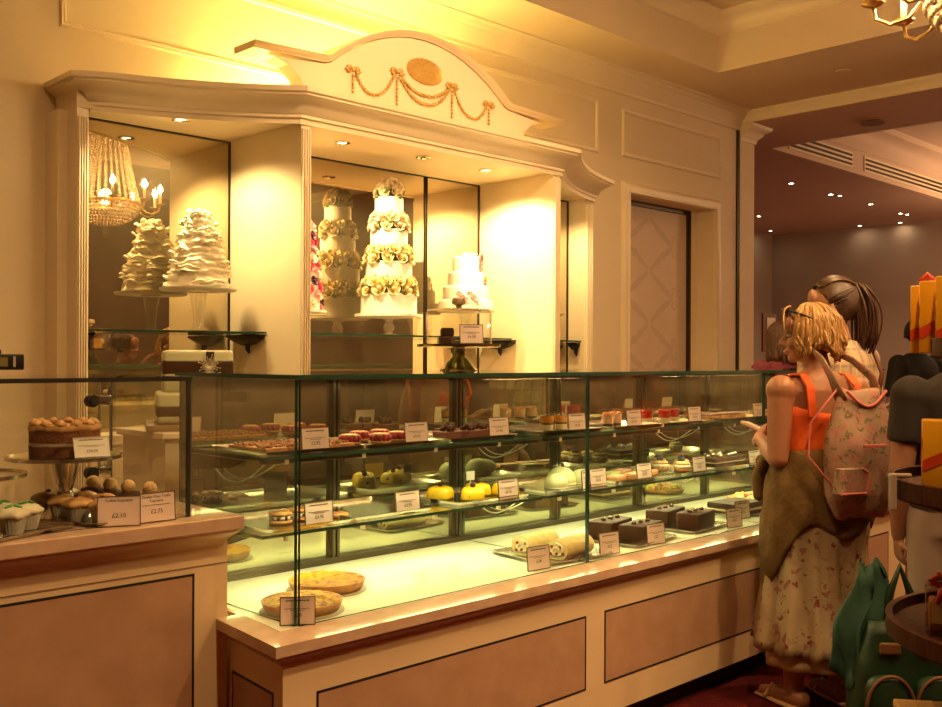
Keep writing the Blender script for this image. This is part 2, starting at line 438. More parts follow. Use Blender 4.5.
for k, (x0, x1) in enumerate(((9.45, 10.9), (11.2, 14.6))):
    g = thing('air_grille', 'linear slot grille in the ceiling recess, ' + ('shorter one nearer the opening' if k == 0 else 'longer one farther away'), 'air grille', (x0, KY1-.03, FZ+.1), group='linear air grilles')
    mb = MB(); mb.box(x0, x1, KY1-.034, KY1-.021, FZ+.05, FZ+.22); obj('backing', mb, TRIMM, g, world=True)
    for j in range(3):
        mb = MB(); mb.box(x0+.02, x1-.02, KY1-.038, KY1-.030, FZ+.07+j*.05, FZ+.095+j*.05); obj('slot', mb, BLACK, g, world=True)
mb = MB(); mb.lathe([(.10, 0), (.105, .006), (.095, .014), (.09, .02)], (8.72, 3.82, FZ-.02), 28)
tag(obj('ceiling_speaker', mb, pm('speaker grille', (.25, .17, .12), rough=.8), smooth=40), 'round grey ceiling speaker in the mauve ceiling past the opening', 'speaker')
mb = MB(); mb.lathe([(.055, 0), (.06, .006), (.05, .016)], (7.35, 3.45, CZ-.016), 24)
tag(obj('smoke_detector', mb, CEILM, smooth=40), 'small round cream fitting on the ceiling before the beam', 'ceiling fitting')

# ------------------------------------------------------------------ the big cake display against the wall
H = thing('display_hutch', 'large cream wall display with mirrored bays, moulded cornice and arched pediment', 'display unit', (3.75, 4.2, 0))
def arc_pts(x0, y0, x1, y1, a0, n=7):
    """gentle concave plan curve from the centre corner back to the end pilaster"""
    p0, p1 = V((x0, y0)), V((x1, y1)); out = []
    d = p1-p0; nn = V((-d.y, d.x)); nn *= (1 if x1 < x0 else -1)
    for i in range(n+1):
        t = i/n; out.append(p0 + d*t - nn.normalized()*(-a0)*4*t*(1-t)*d.length)
    return [tuple(p) for p in out]
LX, RX = 1.915, 5.63                      # outer edges
LY = 4.48
wl = arc_pts(2.79, 4.0, LX, LY, -.055)   # left wing front line, centre outwards
wr = arc_pts(4.71, 4.0, RX, LY, -.055)
path = list(reversed(wl)) + wr           # along the front from left to right
full = [(LX, WY)] + path + [(RX, WY)]
SZ = 2.53
mb = MB(); mb.prism(full, SZ, SZ+.03); obj('soffit', mb, pm('soffit paint', (.80, .66, .44), rough=.5), H, world=True)
mb = MB(); mb.prism(full, SZ+.03, 2.655); obj('top_board', mb, TRIMM, H, world=True)
CORN = [(0, -.012), (.012, -.012), (.012, .012), (.024, .016), (.024, .030), (.034, .036), (.045, .060), (.070, .085), (.098, .100), (.112, .104), (.112, .112), (.125, .118), (.125, .142), (0, .142)]
mb = MB(); mb.sweep(CORN, [(LX+.07, WY), (LX+.07, path[0][1]-.0)] + path[1:] + [(RX, WY)], False, SZ, 1); obj('cornice', mb, TRIMM, H, 35, world=True)
# dividers and end panels with fluted fronts
for x in (2.796, 4.644):
    mb = MB(); mb.box(x, x+.056, 4.0, 4.64, .95, SZ)
    d = obj('divider', mb, TRIMM, H, world=True)
    mb = MB()
    for k in range(4): mb.box(x+.003+k*.0135, x+.0105+k*.0135, 3.986, 4.0, .95, SZ-.03, .003, 2)
    o = obj('fluted_face', mb, TRIMM, d, 40, world=False); o.data.transform(Matrix.Translation(-V(H.location)))
for x, s, pw in ((LX, 1, .055), (RX-.085, -1, .085)):
    mb = MB(); mb.box(x, x+pw, LY, WY, 0, SZ)
    xo = x if s > 0 else x+pw
    mb.box(min(xo, xo-.045*s), max(xo, xo-.045*s), LY+.10, WY, 0, SZ)
    d = obj('pilaster', mb, TRIMM, H, world=True)
    mb = MB()
    for k in range(4): mb.box(x+pw*(.09+k*.215), x+pw*(.22+k*.215), LY-.014, LY, 0, SZ-.04, .003, 2)
    o = obj('fluted_face', mb, TRIMM, d, 40); o.data.transform(Matrix.Translation(-V(H.location)))
# mirrors: framed sheets in each bay
for x0, x1 in ((LX+.055, 2.796), (2.852, 4.17), (4.18, 4.644), (4.70, RX-.085)):
    mb = MB(); mb.box(x0+.004, x1-.004, 4.64, 4.66, 1.06, SZ-.004); m_ = obj('mirror', mb, MIRR, H, world=True, label='antiqued mirror sheet')
    mb = MB(); mb.box(x0, x0+.006, 4.632, 4.645, 1.06, SZ); mb.box(x1-.006, x1, 4.632, 4.645, 1.06, SZ); mb.box(x0, x1, 4.632, 4.645, SZ-.008, SZ)
    o = obj('edge_strip', mb, DARKM, m_); o.data.transform(Matrix.Translation(-V(H.location)))
mb = MB(); mb.box(LX+.08, RX-.08, 4.66, WY, 0, SZ); obj('back_board', mb, TRIMM, H, world=True)
# lower cupboard and its top
low = [(LX+.085, 4.66)] + [(LX+.085, LY+.03)] + [(x, y+.03) for x, y in path[1:-1]] + [(RX-.085, LY+.03), (RX-.085, 4.66)]
mb = MB(); mb.prism(low, .08, 1.0); obj('lower_cabinet', mb, TRIMM, H, world=True)
mb = MB(); mb.prism([(x, y-.02 if y < 4.6 else y) for x, y in low], 1.0, 1.04); obj('lower_top', mb, TRIMM, H, 40, world=True)
# shelf sheets
SHZ = 1.53
for x0, x1, y0 in ((LX+.10, 2.79, 4.28), (2.858, 4.16, 4.22), (4.17, 4.64, 4.34), (4.706, RX-.10, 4.34)):
    mb = MB(); yl, yr = (4.50 if x0 < 2.5 else y0), (4.50 if x1 > 5 else y0)
    mb.prism([(x0, yl), (x1, yr), (x1, 4.63), (x0, 4.63)], SHZ-.010, SHZ)
    mb.bm.normal_update()
    for f in mb.bm.faces:
        if abs(f.normal.z) < .5: f.material_index = 1
    obj('glass_shelf', mb, [GLASS, GEDGE], H, world=True, label='clear glass shelf')
IRON = pm('black iron', (.02, .017, .014), rough=.35, metal=.6)
def bracket(x, s, y0=4.25, y1=4.62, z=SHZ-.012):
    """scrolled black iron shelf bracket fixed to the face of a divider; s = side it sticks out to"""
    mb = MB(); ym = (y0+y1)/2
    mb.box(min(x, x+s*.05), max(x, x+s*.05), y0+.05, y1-.03, z-.007, z, .002)
    rows = []
    for j in range(7):       # bowed lip hanging under the shelf, deepest in the middle
        t = j/6; rows.append([(x+s*(.004+.045*math.sin(t*PI/2)), y0+.05+(y1-y0-.08)*k/12, z-.006-(.052*math.sin(PI*(k+.5)/13)**.7)*math.cos(t*PI/2)) for k in range(13)])
    rows2 = [[(p[0]+s*.004, p[1], p[2]-.001) for p in r] for r in rows]
    mb.loft(rows, False); mb.loft(rows2, False)
    mb.tube([(x+s*.02, ym-.01, z-.045), (x+s*.024, ym-.012, z-.075), (x+s*.012, ym-.01, z-.095)], [.016, .013, .005], 8)
    obj('shelf_bracket', mb, IRON, H, 40, world=True, label='scrolled black iron shelf bracket')
for x, s in ((2.794, -1), (2.854, 1), (4.642, -1)): bracket(x, s)
for x, s in ((LX+.057, 1), (RX-.087, -1)): bracket(x, s, 4.47, 4.635)
# recessed lamps in the soffit
LAMPW = emit('warm lamp face', (1, .80, .50), 5)
HL = [(2.36, 4.36), (3.21, 4.22), (3.76, 4.20), (4.28, 4.22), (5.10, 4.36)]
for x, y in HL:
    mb = MB(); mb.lathe([(.042, .0), (.042, -.006), (.033, -.008), (.024, 0)], (x, y, SZ), 24, cap=False); dl = obj('recessed_lamp', mb, STEEL, H, 40, world=True, label='small recessed lamp')
    mb = MB(); mb.lathe([(.001, -.002), (.023, -.002), (.023, .0)], (x, y, SZ), 20, cap=False); o = obj('lamp_face', mb, LAMPW if x != 3.76 else BLACK, dl); o.data.transform(Matrix.Translation(-V(H.location)))
# pediment
PY = 4.17; pc = 3.74; bz = 2.655
half = [(0, 3.165), (.10, 3.160), (.20, 3.142), (.30, 3.112), (.40, 3.07), (.50, 3.016), (.58, 2.962), (.64, 2.915), (.68, 2.90)]
scoop = [(.98, 2.872), (.90, 2.852), (.83, 2.80), (.80, 2.73), (.79, bz)]
poly = [(pc-.79, bz)] + [(pc-x, z) for x, z in reversed(scoop[:-1])] + [(pc-x, z) for x, z in reversed(half)] + [(pc+x, z) for x, z in half[1:]] + [(pc+x, z) for x, z in scoop]
mb = MB(); mb.prism(poly, PY, PY+.10, 'xz'); ped = obj('pediment', mb, PLASTER, H, world=True)
mb = MB()
topl = [(pc-1.11, PY, 2.888), (pc-.68, PY, 2.905)] + [(pc-x, PY, z+.004) for x, z in reversed(half[:-1])] + [(pc+x, PY, z+.004) for x, z in half[1:-1]] + [(pc+.68, PY, 2.905), (pc+1.16, PY, 2.888)]
mb.sweep_w([(-.16, 0), (-.16, -.034), (.03, -.034), (.04, -.028), (.028, -.012), (.014, -.006), (.010, 0)], [(a, b, c) for a, b, c in topl])
o = obj('pediment_moulding', mb, TRIMM, ped, 30); o.data.transform(Matrix.Translation(-V(H.location)))
def bead_line(mb, pts, r=.0105, step=.0205):
    acc = 0; last = V(pts[0]); 
    for p in pts[1:]:
        p = V(p); seg = (p-last).length
        while acc+seg >= step:
            t = (step-acc)/seg; last = last.lerp(p, t); seg = (p-last).length; acc = 0
            mb.ball(last, (r, r*.6, r*(.8+.4*random.random())), 7, 5)
        acc += seg; last = p
def swag(x0, z0, x1, z1, dip):
    mb = MB(); pts = []
    for i in range(41):
        t = i/40; u = 2*t-1; pts.append((x0+(x1-x0)*t, PY-.008, z0+(z1-z0)*t - dip*(1-abs(u)**2.3)))
    bead_line(mb, pts); o = obj('gilt_swag', mb, GOLD, ped, True); o.data.transform(Matrix.Translation(-V(H.location)))
DZ2 = -.022
for s in (-1, 1):
    swag(pc+s*.490, 2.915+DZ2, pc+s*.22, 2.965+DZ2, .118)
swag(pc-.19, 2.96+DZ2, pc+.19, 2.96+DZ2, .125); swag(pc-.175, 2.955+DZ2, pc+.175, 2.955+DZ2, .062+.01)
for dx, z, L in ((-.505, 2.925, .13), (-.205, 2.975, .18), (.205, 2.975, .18), (.505, 2.925, .13)):
    z += DZ2
    mb = MB(); bead_line(mb, [(pc+dx, PY-.008, z-.01), (pc+dx, PY-.008, z-L)], .0095)
    for s in (-1, 1):
        mb.tube([(pc+dx+s*.006+s*.026*math.sin(a*.52)**2+s*.012*a/6, PY-.008, z+.016*math.sin(a*1.04)) for a in range(7)], .0075, 6)
        mb.ball((pc+dx+s*.028, PY-.008, z+.008), (.018, .009, .013), 8, 6)
        mb.tube([(pc+dx+s*.03, PY-.007, z+.004), (pc+dx+s*.055, PY-.007, z-.006)], [.007, .003], 5)
    mb.ball((pc+dx, PY-.009, z), (.012, .009, .011), 8, 6)
    o = obj('gilt_bow', mb, GOLD, ped, True); o.data.transform(Matrix.Translation(-V(H.location)))
mb = MB()
mb.lathe([(.001, .010), (.03, .010), (.06, .008), (.122, .006), (.128, .010), (.134, .006), (.134, -.004)], (0, 0, 0), 56, wob=lambda r, a, z, k: (r, .0016*math.cos(a*24)*(r/.13)*(.25 < r/.13 < .93)))
mb.xf(Matrix.Translation((pc, PY-.002, 3.018+DZ2)) @ Matrix.Diagonal((1, 1, .53, 1)) @ Matrix.Rotation(PI/2, 4, 'X'))
o = obj('gilt_medallion', mb, GOLD, ped, 60); o.data.transform(Matrix.Translation(-V(H.location)))
# lamp trough hidden on top behind the pediment
TR = emit('yellow strip lamp', (1, .76, .24), 10)
tr = thing('strip_lamp', 'strip lamp lying on top of the cake display behind the pediment', 'lamp', (3.75, 4.45, 2.70))
mb = MB(); mb.box(2.58, 4.42, 4.52, 4.62, 2.656, 2.700); obj('housing', mb, TRIMM, tr, world=True)
mb = MB(); mb.box(2.6, 4.4, 4.54, 4.60, 2.70, 2.712); obj('tube', mb, TR, tr, world=True)
# ------------------------------------------------------------------ the long glass counter
XL, XR = 1.52, 5.62
DC = thing('display_counter', 'long low cream counter with pink marble panels carrying the tall glass case', 'counter', (3.5, 2.6, 0))
def part(name, mb, m, par, smooth=None, label=None, root=None):
    o = obj(name, mb, m, par, smooth, label=label); o.data.transform(Matrix.Translation(-V((root or par).location))); return o
FY = 2.27
base = [(1.535, FY), (XR, FY), (XR, 3.06), (1.60, 3.06), (1.60, 2.62), (1.57, 2.60)]
mb = MB(); mb.prism(base, .10, .612); part('base', mb, BASEM, DC)
mb = MB(); mb.prism([(1.58, FY+.07), (XR-.05, FY+.07), (XR-.05, 3.0), (1.62, 3.0)], 0, .10); part('toe_kick', mb, BLACK, DC)
def inset(x0, x1, z0, z1, y, root, n=0):
    """marble panel flush in a thin black inlay line"""
    w = .007
    mb = MB(); mb.box(x0, x1, y-.0015, y+.001, z0, z0+w); mb.box(x0, x1, y-.0015, y+.001, z1-w, z1); mb.box(x0, x0+w, y-.0015, y+.001, z0, z1); mb.box(x1-w, x1, y-.0015, y+.001, z0, z1)
    p = MB(); p.box(x0+w, x1-w, y-.001, y+.001, z0+w, z1-w); q = part('marble_panel', p, MARB, root)
    o = obj('inlay_line', mb, BLACK, q); o.data.transform(Matrix.Translation(-V(root.location)))
for x0, x1 in ((1.645, 2.822), (2.928, 4.110), (4.215, 5.395)): inset(x0, x1, .215, .481, FY, DC)
# small panel on the angled left side
mb = MB(); sa = math.atan2(.33, .035)
Ms = Matrix.Translation((1.535, FY, 0)) @ Matrix.Rotation(sa-PI/2, 4, 'Z')
# (side runs along local +y)
mb.box(-.0015, .001, .06, .30, .215, .481, M=Ms); q = part('marble_panel', mb, MARB, DC)
mb = MB()
for b in ((.053, .307, .208, .215), (.053, .307, .481, .488), (.053, .06, .208, .488), (.30, .307, .208, .488)): mb.box(-.002, .001, b[0], b[1], b[2], b[3], M=Ms)
o = obj('inlay_line', mb, BLACK, q); o.data.transform(Matrix.Translation(-V(DC.location)))
# stone ledge: a flat band of polished stone round a sunken white floor
outl = [(1.487, 2.231), (XR+.03, 2.231), (XR+.03, 3.06), (1.60, 3.06), (1.60, 2.60), (1.527, 2.60)]
mb = MB()
GX0, GX1, GY0, GY1 = 1.648, 5.535, 2.36, 3.03
mb.prism([(1.487, 2.231), (XR+.03, 2.231), (XR+.03, 2.355), (1.58, 2.355), (1.61, 2.60), (1.527, 2.60)], .610, .641)
mb.prism([(1.60, 2.60), (1.60, 3.06), (XR+.03, 3.06), (XR+.03, 2.355), (GX1+.01, 2.355), (GX1+.01, 3.03), (1.640, 3.03), (1.610, 2.60)], .610, .641)
part('stone_ledge', mb, STONE, DC)
mb = MB(); mb.sweep([(0, -.034), (.008, -.034), (.012, -.022), (.026, -.010), (.030, -.008), (.030, 0), (0, 0)], [(1.578, 2.62), (1.535, FY), (XR, FY)], False, .61, 1)
part('ledge_moulding', mb, pm('shade-toned reddish moulding', (.50, .30, .21), rough=.4), DC, 40)  # red-brown colour carries the shade under the stone overhang
mb = MB(); mb.prism([(1.585, 2.357), (GX1+.008, 2.357), (GX1+.008, 3.028), (1.638, 3.028), (1.612, 2.60)], .612, .640); part('white_floor', mb, WHITEF, DC)
# glass box
GZ0, GZ1 = .641, 1.352
def pane(name, par, b, edge_axes, lab=None, root=None, e=GEDGE):
    mb = MB(); mb.box(*b)
    mb.bm.normal_update()
    for f in mb.bm.faces:
        n = f.normal; ax = max(range(3), key=lambda i: abs(n[i])); f.material_index = 1 if ax in edge_axes else 0
    o = obj(name, mb, [GLASS, e], par, label=lab); o.data.transform(Matrix.Translation(-V((root or par).location))); return o
posts = [1.648, 2.945, 4.240, 5.535]
for a, b in zip(posts, posts[1:]):
    pane('front_pane', DC, (a+.004, b-.004, GY0, GY0+.010, GZ0, GZ1-.012), (0, 2), 'clear front glass')
pane('top_pane', DC, (1.640, GX1+.006, GY0-.004, GY1+.03, GZ1-.012, GZ1), (0, 1), 'clear glass top')
pane('side_pane', DC, (1.640, 1.650, GY0+.012, GY1, GZ0, GZ1-.013), (1, 2), 'clear side glass')
pane('side_pane', DC, (GX1-.004, GX1+.006, GY0+.012, GY1, GZ0, GZ1-.013), (1, 2), 'clear side glass')
for x in posts[1:3]: pane('partition', DC, (x-.004, x+.004, GY0+.012, GY1-.005, GZ0, GZ1-.013), (1, 2), 'clear glass partition')
# mirrored sliding doors along the back, with posts
bp = [1.66, 2.27, 2.90, 3.54, 4.18, 4.80, 5.52]
for a, b in zip(bp, bp[1:]):
    mb = MB(); mb.box(a+.002, b-.002, GY1, GY1+.012, .66, GZ1-.02); part('mirror_door', mb, DMIRR, DC, label='mirrored back door')
for x in bp:
    mb = MB(); mb.box(x-.018, x-.006, GY1-.022, GY1, .648, GZ1-.02); mb.box(x+.006, x+.018, GY1-.016, GY1, .648, GZ1-.02); mb.box(x-.006, x+.006, GY1-.004, GY1+.001, .648, GZ1-.02)
    p = part('rear_post', mb, RAIL, DC, label='slotted grey metal post')
mb = MB(); mb.box(1.65, 5.53, GY1-.03, GY1+.012, .641, .662); part('bottom_rail', mb, RAIL, DC)
mb = MB(); mb.box(1.65, 5.53, GY1-.03, GY1+.02, GZ1-.034, GZ1-.013); part('top_rail', mb, RAIL, DC)
# two tiers of glass shelving with brackets, lamps and cables
SY0, SY1 = 2.58, 3.0
LEDM = emit('case lamp', (1, .93, .58), 10)
for zi, z in enumerate((1.10, .865)):
    for a, b in zip(posts, posts[1:]):
        a2, b2 = a+.020, b-.010
        mb = MB(); mb.box(a2, b2, SY0, SY1, z-.010, z)
        mb.bm.normal_update()
        for f in mb.bm.faces: f.material_index = 1 if abs(f.normal.z) < .5 else 0
        s_ = part('glass_shelf', mb, [GLASS, GEDGE], DC, label='clear glass shelf with a green edge')
        # lamp housing under the front or the middle of the shelf
        yl = SY0+.028 if zi == 0 else SY0+.20
        mb = MB(); mb.box(a2+.02, b2-.02, yl-.022, yl+.022, z-.024, z-.0105, .003); lh = part('lamp_housing', mb, DARKM if zi == 0 else RAIL, DC, label='dark lamp rail under the shelf')
    for x in bp:
        mb = MB(); zz = z-.012
        mb.prism([(SY0+.06, zz), (SY1+.01, zz), (SY1+.01, zz-.055), (SY0+.16, zz-.03)], x-.004, x+.004, 'yz'); part('shelf_arm', mb, RAIL, DC, label='grey shelf bracket arm')
    for x in [1.76, 2.06, 2.38, 2.70, 3.05, 3.40, 3.72, 4.04, 4.36, 4.70, 5.05]:
        mb = MB(); mb.obox((x, SY0+.010, z-.018), (.015, .012, .016), 0, .002); part('clip', mb, pm('pale clip', (.75, .68, .45), rough=.25), DC, label='bright shelf clip')
for x, z in ((1.70, 1.06), (2.93, 1.06), (2.93, .83), (4.20, 1.06), (4.20, .83), (4.85, 1.06)):
    pts = []
    for k in range(15):
        t = k/14; pts.append((x+.03+.10*t, 2.98-.18*t, z-.07*math.sin(PI*t**.8)))
    mb = MB(); mb.tube(pts, .003, 6); mb.tube([(p[0]+.02, p[1]-.01, p[2]+.012*math.sin(k*.3)) for k, p in enumerate(pts)], .0025, 6); part('cable', mb, CABLE, DC, True, 'white lamp cable')

# ------------------------------------------------------------------ the taller counter on the left
LC = thing('cake_counter', 'taller cream counter at the left with one marble panel and a short glass case', 'counter', (1.0, 2.9, 0))
LFY, LXR, LXL = 2.60, 1.563, -.6
mb = MB(); mb.box(LXL, LXR, LFY, 3.16, .10, .905); part('base', mb, BASEM, LC)
mb = MB(); mb.box(LXL, LXR-.03, LFY+.06, 3.1, 0, .10); part('toe_kick', mb, BLACK, LC)
inset(-.1, 1.456, .22, .783, LFY, LC)
mb = MB(); mb.box(LXL, LXR+.018, 2.535, 3.18, .905, .943, .003); part('stone_ledge', mb, STONE, LC)
mb = MB(); mb.sweep([(0, -.05), (.010, -.05), (.014, -.036), (.036, -.016), (.044, -.010), (.046, 0), (0, 0)], [(LXL, LFY), (LXR-.028, LFY), (LXR-.028, LFY+.3)], False, .905, 1)
mb.xf(Matrix.Identity(4)); part('ledge_moulding', mb, BASEM, LC, 40)
mb = MB(); mb.box(LXL, LXR, LFY-.002, LFY, .800, .803); part('panel_joint', mb, pm('joint shadow line', (.3, .2, .13)), LC)
LZ0, LZ1, LGX = .943, 1.345, 1.452
pane('front_pane', LC, (-.2, LGX-.008, 2.62, 2.63, LZ0, LZ1-.012), (0, 2), 'clear front glass')
pane('side_pane', LC, (LGX-.008, LGX+.002, 2.62, 3.12, LZ0, LZ1-.012), (1, 2), 'clear side glass', e=BLACK)
pane('top_pane', LC, (-.2, LGX+.004, 2.616, 3.124, LZ1-.012, LZ1), (0, 1), 'clear glass top', e=BLACK)
for a, b in ((-.2, .90), (.905, 1.405), (1.410, 1.443)):
    pane('rear_pane', LC, (a, b, 3.11, 3.12, LZ0, LZ1-.013), (0, 2), 'clear rear glass', e=pm('pale glass edge', (.45, .45, .34), rough=.3))
for z in (1.262, 1.035):
    mb = MB(); mb.cyl((1.372, 3.105, z), (1.372, 3.08, z), .020, seg=16); mb.cyl((1.372, 3.08, z), (1.372, 3.07, z), .013, seg=16); h_ = part('hinge', mb, BLACK, LC, 40, 'black and chrome glass hinge')
    mb = MB(); mb.box(1.392, 1.436, 3.085, 3.125, z-.016, z+.018, .004); mb.cyl((1.425, 3.08, z+.028), (1.425, 3.11, z+.028), .008); o = obj('chrome_clamp', mb, STEEL, h_, 40); o.data.transform(Matrix.Translation(-V(LC.location)))
# ------------------------------------------------------------------ food and small things
def rrect(w, d, r, n=4, z=0):
    out = []
    for cx, cy, a0 in ((w/2-r, d/2-r, 0), (-w/2+r, d/2-r, PI/2), (-w/2+r, -d/2+r, PI), (w/2-r, -d/2+r, 1.5*PI)):
        for k in range(n+1):
            a = a0 + PI/2*k/n; out.append((cx+r*math.cos(a), cy+r*math.sin(a), z))
    return out
def tray(loc, w, d, rz, label, m=BRUSH, h=.013, name='serving_tray', group='steel serving trays'):
    mb = MB(); t = .0015
    R = [rrect(w, d, .02, 4, h-.002), rrect(w, d, .02, 4, h), rrect(w-.004, d-.004, .02, 4, h), rrect(w-.022, d-.022, .018, 4, t), rrect(w-.03, d-.03, .016, 4, t)]
    R0 = [rrect(w-.03, d-.03, .016, 4, 0), rrect(w-.022, d-.022, .018, 4, 0)]
    mb.loft(R0 + R[:], True, True, True)
    o = obj(name, mb, m, None, 30); o.location = loc; o.rotation_euler = (0, 0, rz)
    return tag(o, label, 'tray', group)
PRICE_FONT = {}
def card(loc, w, h, rz, label, price=None, title=None, tilt=.10, white=False, lines=2, group='price cards on the case'):
    r = thing('price_card', label, 'price card', loc, rz, group)
    r.rotation_euler = (-tilt, 0, rz)
    b = .0026
    mb = MB(); mb.box(-w/2+b, w/2-b, -.0012, .0012, b, h-b); obj('paper', mb, CARDW if white else CARD, r)
    mb = MB()
    for q in ((-w/2, w/2, 0, b), (-w/2, w/2, h-b, h), (-w/2, -w/2+b, 0, h), (w/2-b, w/2, 0, h)): mb.box(q[0], q[1], -.002, .002, q[2], q[3])
    mb.box(-w*.22, w*.22, -.004, .022, 0, .003)
    obj('holder', mb, CARDW if white else pm('bronze card edge', (.16, .10, .06), rough=.4, metal=.4), r)
    tx = []
    if title:
        for k, t in enumerate(title): tx.append((t, h*.125, 0, h*(.86-.14*k)))
    if price: tx.append((price, h*.20, 0, h*.36 if not white else h*.3))
    bm = text_mesh(tx, .0002) if tx else bmesh.new()
    mb = MB(); mb.bm.free(); mb.bm = bm
    bmesh.ops.transform(bm, matrix=Matrix.Translation((0, -.0016, 0)), verts=bm.verts)
    rnd = random.Random(int(loc[0]*1000))
    def dashes(z, x0, x1, t):       # print too small to read
        x = x0
        while x < x1:
            L = rnd.uniform(.003, .009)*w/.11; mb.box(x, min(x+L, x1), -.0018, -.0013, z-t/2, z+t/2); x += L+.0015
    if not title: dashes(h*.86, -w*.33, w*.33, h*.045)
    if lines: dashes(h*.58, -w*.38, w*.36, h*.022)
    if lines > 1: dashes(h*.52, -w*.2, w*.2, h*.02)
    obj('lettering', mb, INK, r)
    return r

CRUST = pm('baked crust', (.55, .27, .07), (.38, .16, .04), 30, rough=.6, bump=.3, bscale=120)
CUST = pm('golden custard', (.42, .20, .008), (.16, .06, .006), 48, rough=.6, bump=.3, bscale=90, lo=.48, hi=.66, spec=.15)
CUST2 = pm('golden herb filling', (.50, .285, .02), (.20, .085, .012), 52, rough=.6, bump=.4, bscale=90, lo=.44, hi=.62, spec=.15)
CHOC = pm('dark chocolate glaze', (.050, .020, .010), (.062, .026, .013), 12, rough=.5, bump=.05, spec=.12)
CHOCM = pm('chocolate sponge', (.055, .022, .011), (.08, .032, .016), 40, rough=.75, bump=.3, bscale=150)
SPONGE = pm('carrot sponge', (.30, .10, .03), (.18, .055, .018), 35, rough=.8, bump=.5, bscale=160)
CREAM = pm('whipped cream icing', (.86, .78, .60), (.82, .72, .52), 18, rough=.55, bump=.15, sss=.1)
CARAM = pm('coffee icing', (.70, .40, .16), (.58, .30, .10), 18, rough=.5, bump=.15)
WHITE = pm('white royal icing', (.88, .84, .74), rough=.5, sss=.1)
IVORY = pm('ivory ruffled icing', (.86, .78, .60), rough=.55, sss=.1)
RASP = pm('raspberry', (.36, .012, .025), (.24, .006, .014), 90, rough=.35, bump=.5, bscale=260)
YEL = pm('yellow glaze', (.90, .60, .02), (.86, .52, .01), 10, rough=.25)
PALE = pm('pale green marzipan', (.72, .72, .42), (.66, .66, .36), 10, rough=.5)
GREEN = pm('green leaf icing', (.05, .35, .08), rough=.4)
BLUEB = pm('blueberry', (.035, .035, .06), rough=.4)
SILV = pm('silvered sweet', (.62, .62, .55), rough=.2, metal=.8)
GOLDL = pm('gold leaf fleck', (.85, .55, .15), rough=.25, metal=1)
def nz(p, s=1.0, a=1.0): return mnoise.noise(V(p)*s)*a

# two round pies on the white floor
def pie(loc, r, h, label, fill, seed):
    t = thing('round_pie', label, 'pie', loc, seed, 'round pies on the case floor')
    mb = MB(); mb.lathe([(r*.90, 0), (r*.97, h*.6), (r, h), (r*.965, h*1.03), (r*.93, h*.9), (r*.92, h*.5)], seg=72, wob=lambda q, a, z, k: (q*(1+.008*math.sin(a*36)), 0))
    obj('crust', mb, CRUST, t, True)
    mb = MB(); mb.lathe([(r*.955, h*.55)] + [(r*.955*(1-k/10), h*(.98+.16*math.sin(k/10*1.5))) for k in range(11)], seg=60, wob=lambda q, a, z, k: (q, 0 if k == 0 else nz((q*math.cos(a)+seed, q*math.sin(a), 0), 34, .008)))
    obj('filling', mb, fill, t, True)
    mb = MB(); mb.lathe([(r*1.04, 0), (r*1.04, -.003), (.001, -.003)], seg=48); obj('board', mb, pm('grey cake board', (.35, .30, .2), rough=.5), t, True)
    return t
pie((1.765, 2.51, .6435), .122, .030, 'round golden pie nearest the case corner, just behind a price card', CUST2, 1.0)
pie((1.985, 2.685, .6435), .126, .032, 'round golden pie farther back, behind the other pie on the case floor', CUST, 2.6)

# roulades
tray((2.965, 2.555, .6415), .36, .33, -.1, 'steel tray under the two cream roulades')
def roulade(loc, rz, label):
    t = thing('cream_roulade', label, 'cake', loc, rz, 'roulades on the case floor')
    L, r = .20, .044
    prof = [(r*math.cos(a)*1.1, r*.92*math.sin(a)) for a in [-.5*PI-.6+(2*PI-.0)*k/26 for k in range(26)]]
    prof = [(x, max(z, -r*.8)+r*.8) for x, z in prof]
    mb = MB(); mb.loft([[(x, y, z) for x, z in prof] for y in (-L/2, -L/2+.006, 0, L/2-.006, L/2)], True); obj('sponge_roll', mb, pm('pale sponge', (.74, .60, .28), (.66, .50, .20), 40, rough=.8, bump=.3), t, 50)
    mb = MB()
    sp = [((.006+.0016*k)*math.cos(k*.42), -L/2-.001, r*.8+(.006+.0014*k)*math.sin(k*.42)*.85) for k in range(20)]
    mb.tube(sp, .004, 6); obj('cream_swirl', mb, CREAM, t, True)
    mb = MB()
    for q in ((.018, .05), (-.02, .048), (.0, .022), (-.025, .02), (.028, .026)): mb.ball((q[0], -L/2-.001, q[1]), .0065, 8, 6)
    obj('fruit_piece', mb, RASP, t, True)
    return t
r1 = roulade((2.95, 2.625, .6445), -1.42, 'cream roulade at the back left of its tray, left one of the pair')
dup(r1, (2.985, 2.48, .6445), -1.42, 'cream roulade at the front of its tray just left of the glass joint')

# chocolate loaf cakes
tray((3.455, 2.565, .6415), .34, .32, .1, 'steel tray under the two chocolate loaf cakes nearest the glass joint')
tray((3.90, 2.585, .6415), .34, .32, .1, 'steel tray under the two chocolate loaf cakes farther right')
def choc_loaf(loc, rz, label):
    t = thing('chocolate_loaf_cake', label, 'cake', loc, rz, 'chocolate loaf cakes')
    mb = MB(); mb.box(-.055, .055, -.105, .105, 0, .072, .006, 3); obj('glaze', mb, CHOC, t, 50)
    for k in (-1, 0, 1):
        mb = MB(); mb.ball((k*.008, k*.052, .076), (.011, .011, .007), 10, 6); b = obj('chocolate_button', mb, CHOCM, t, True)
        mb = MB(); mb.ball((k*.008+.003, k*.052, .082), (.005, .004, .0025), 6, 4); obj('gold_fleck', mb, GOLDL, b, True)
    return t
c0 = choc_loaf((3.445, 2.64, .6445), -1.36, 'chocolate loaf cake farthest left of the four, behind another on its tray')
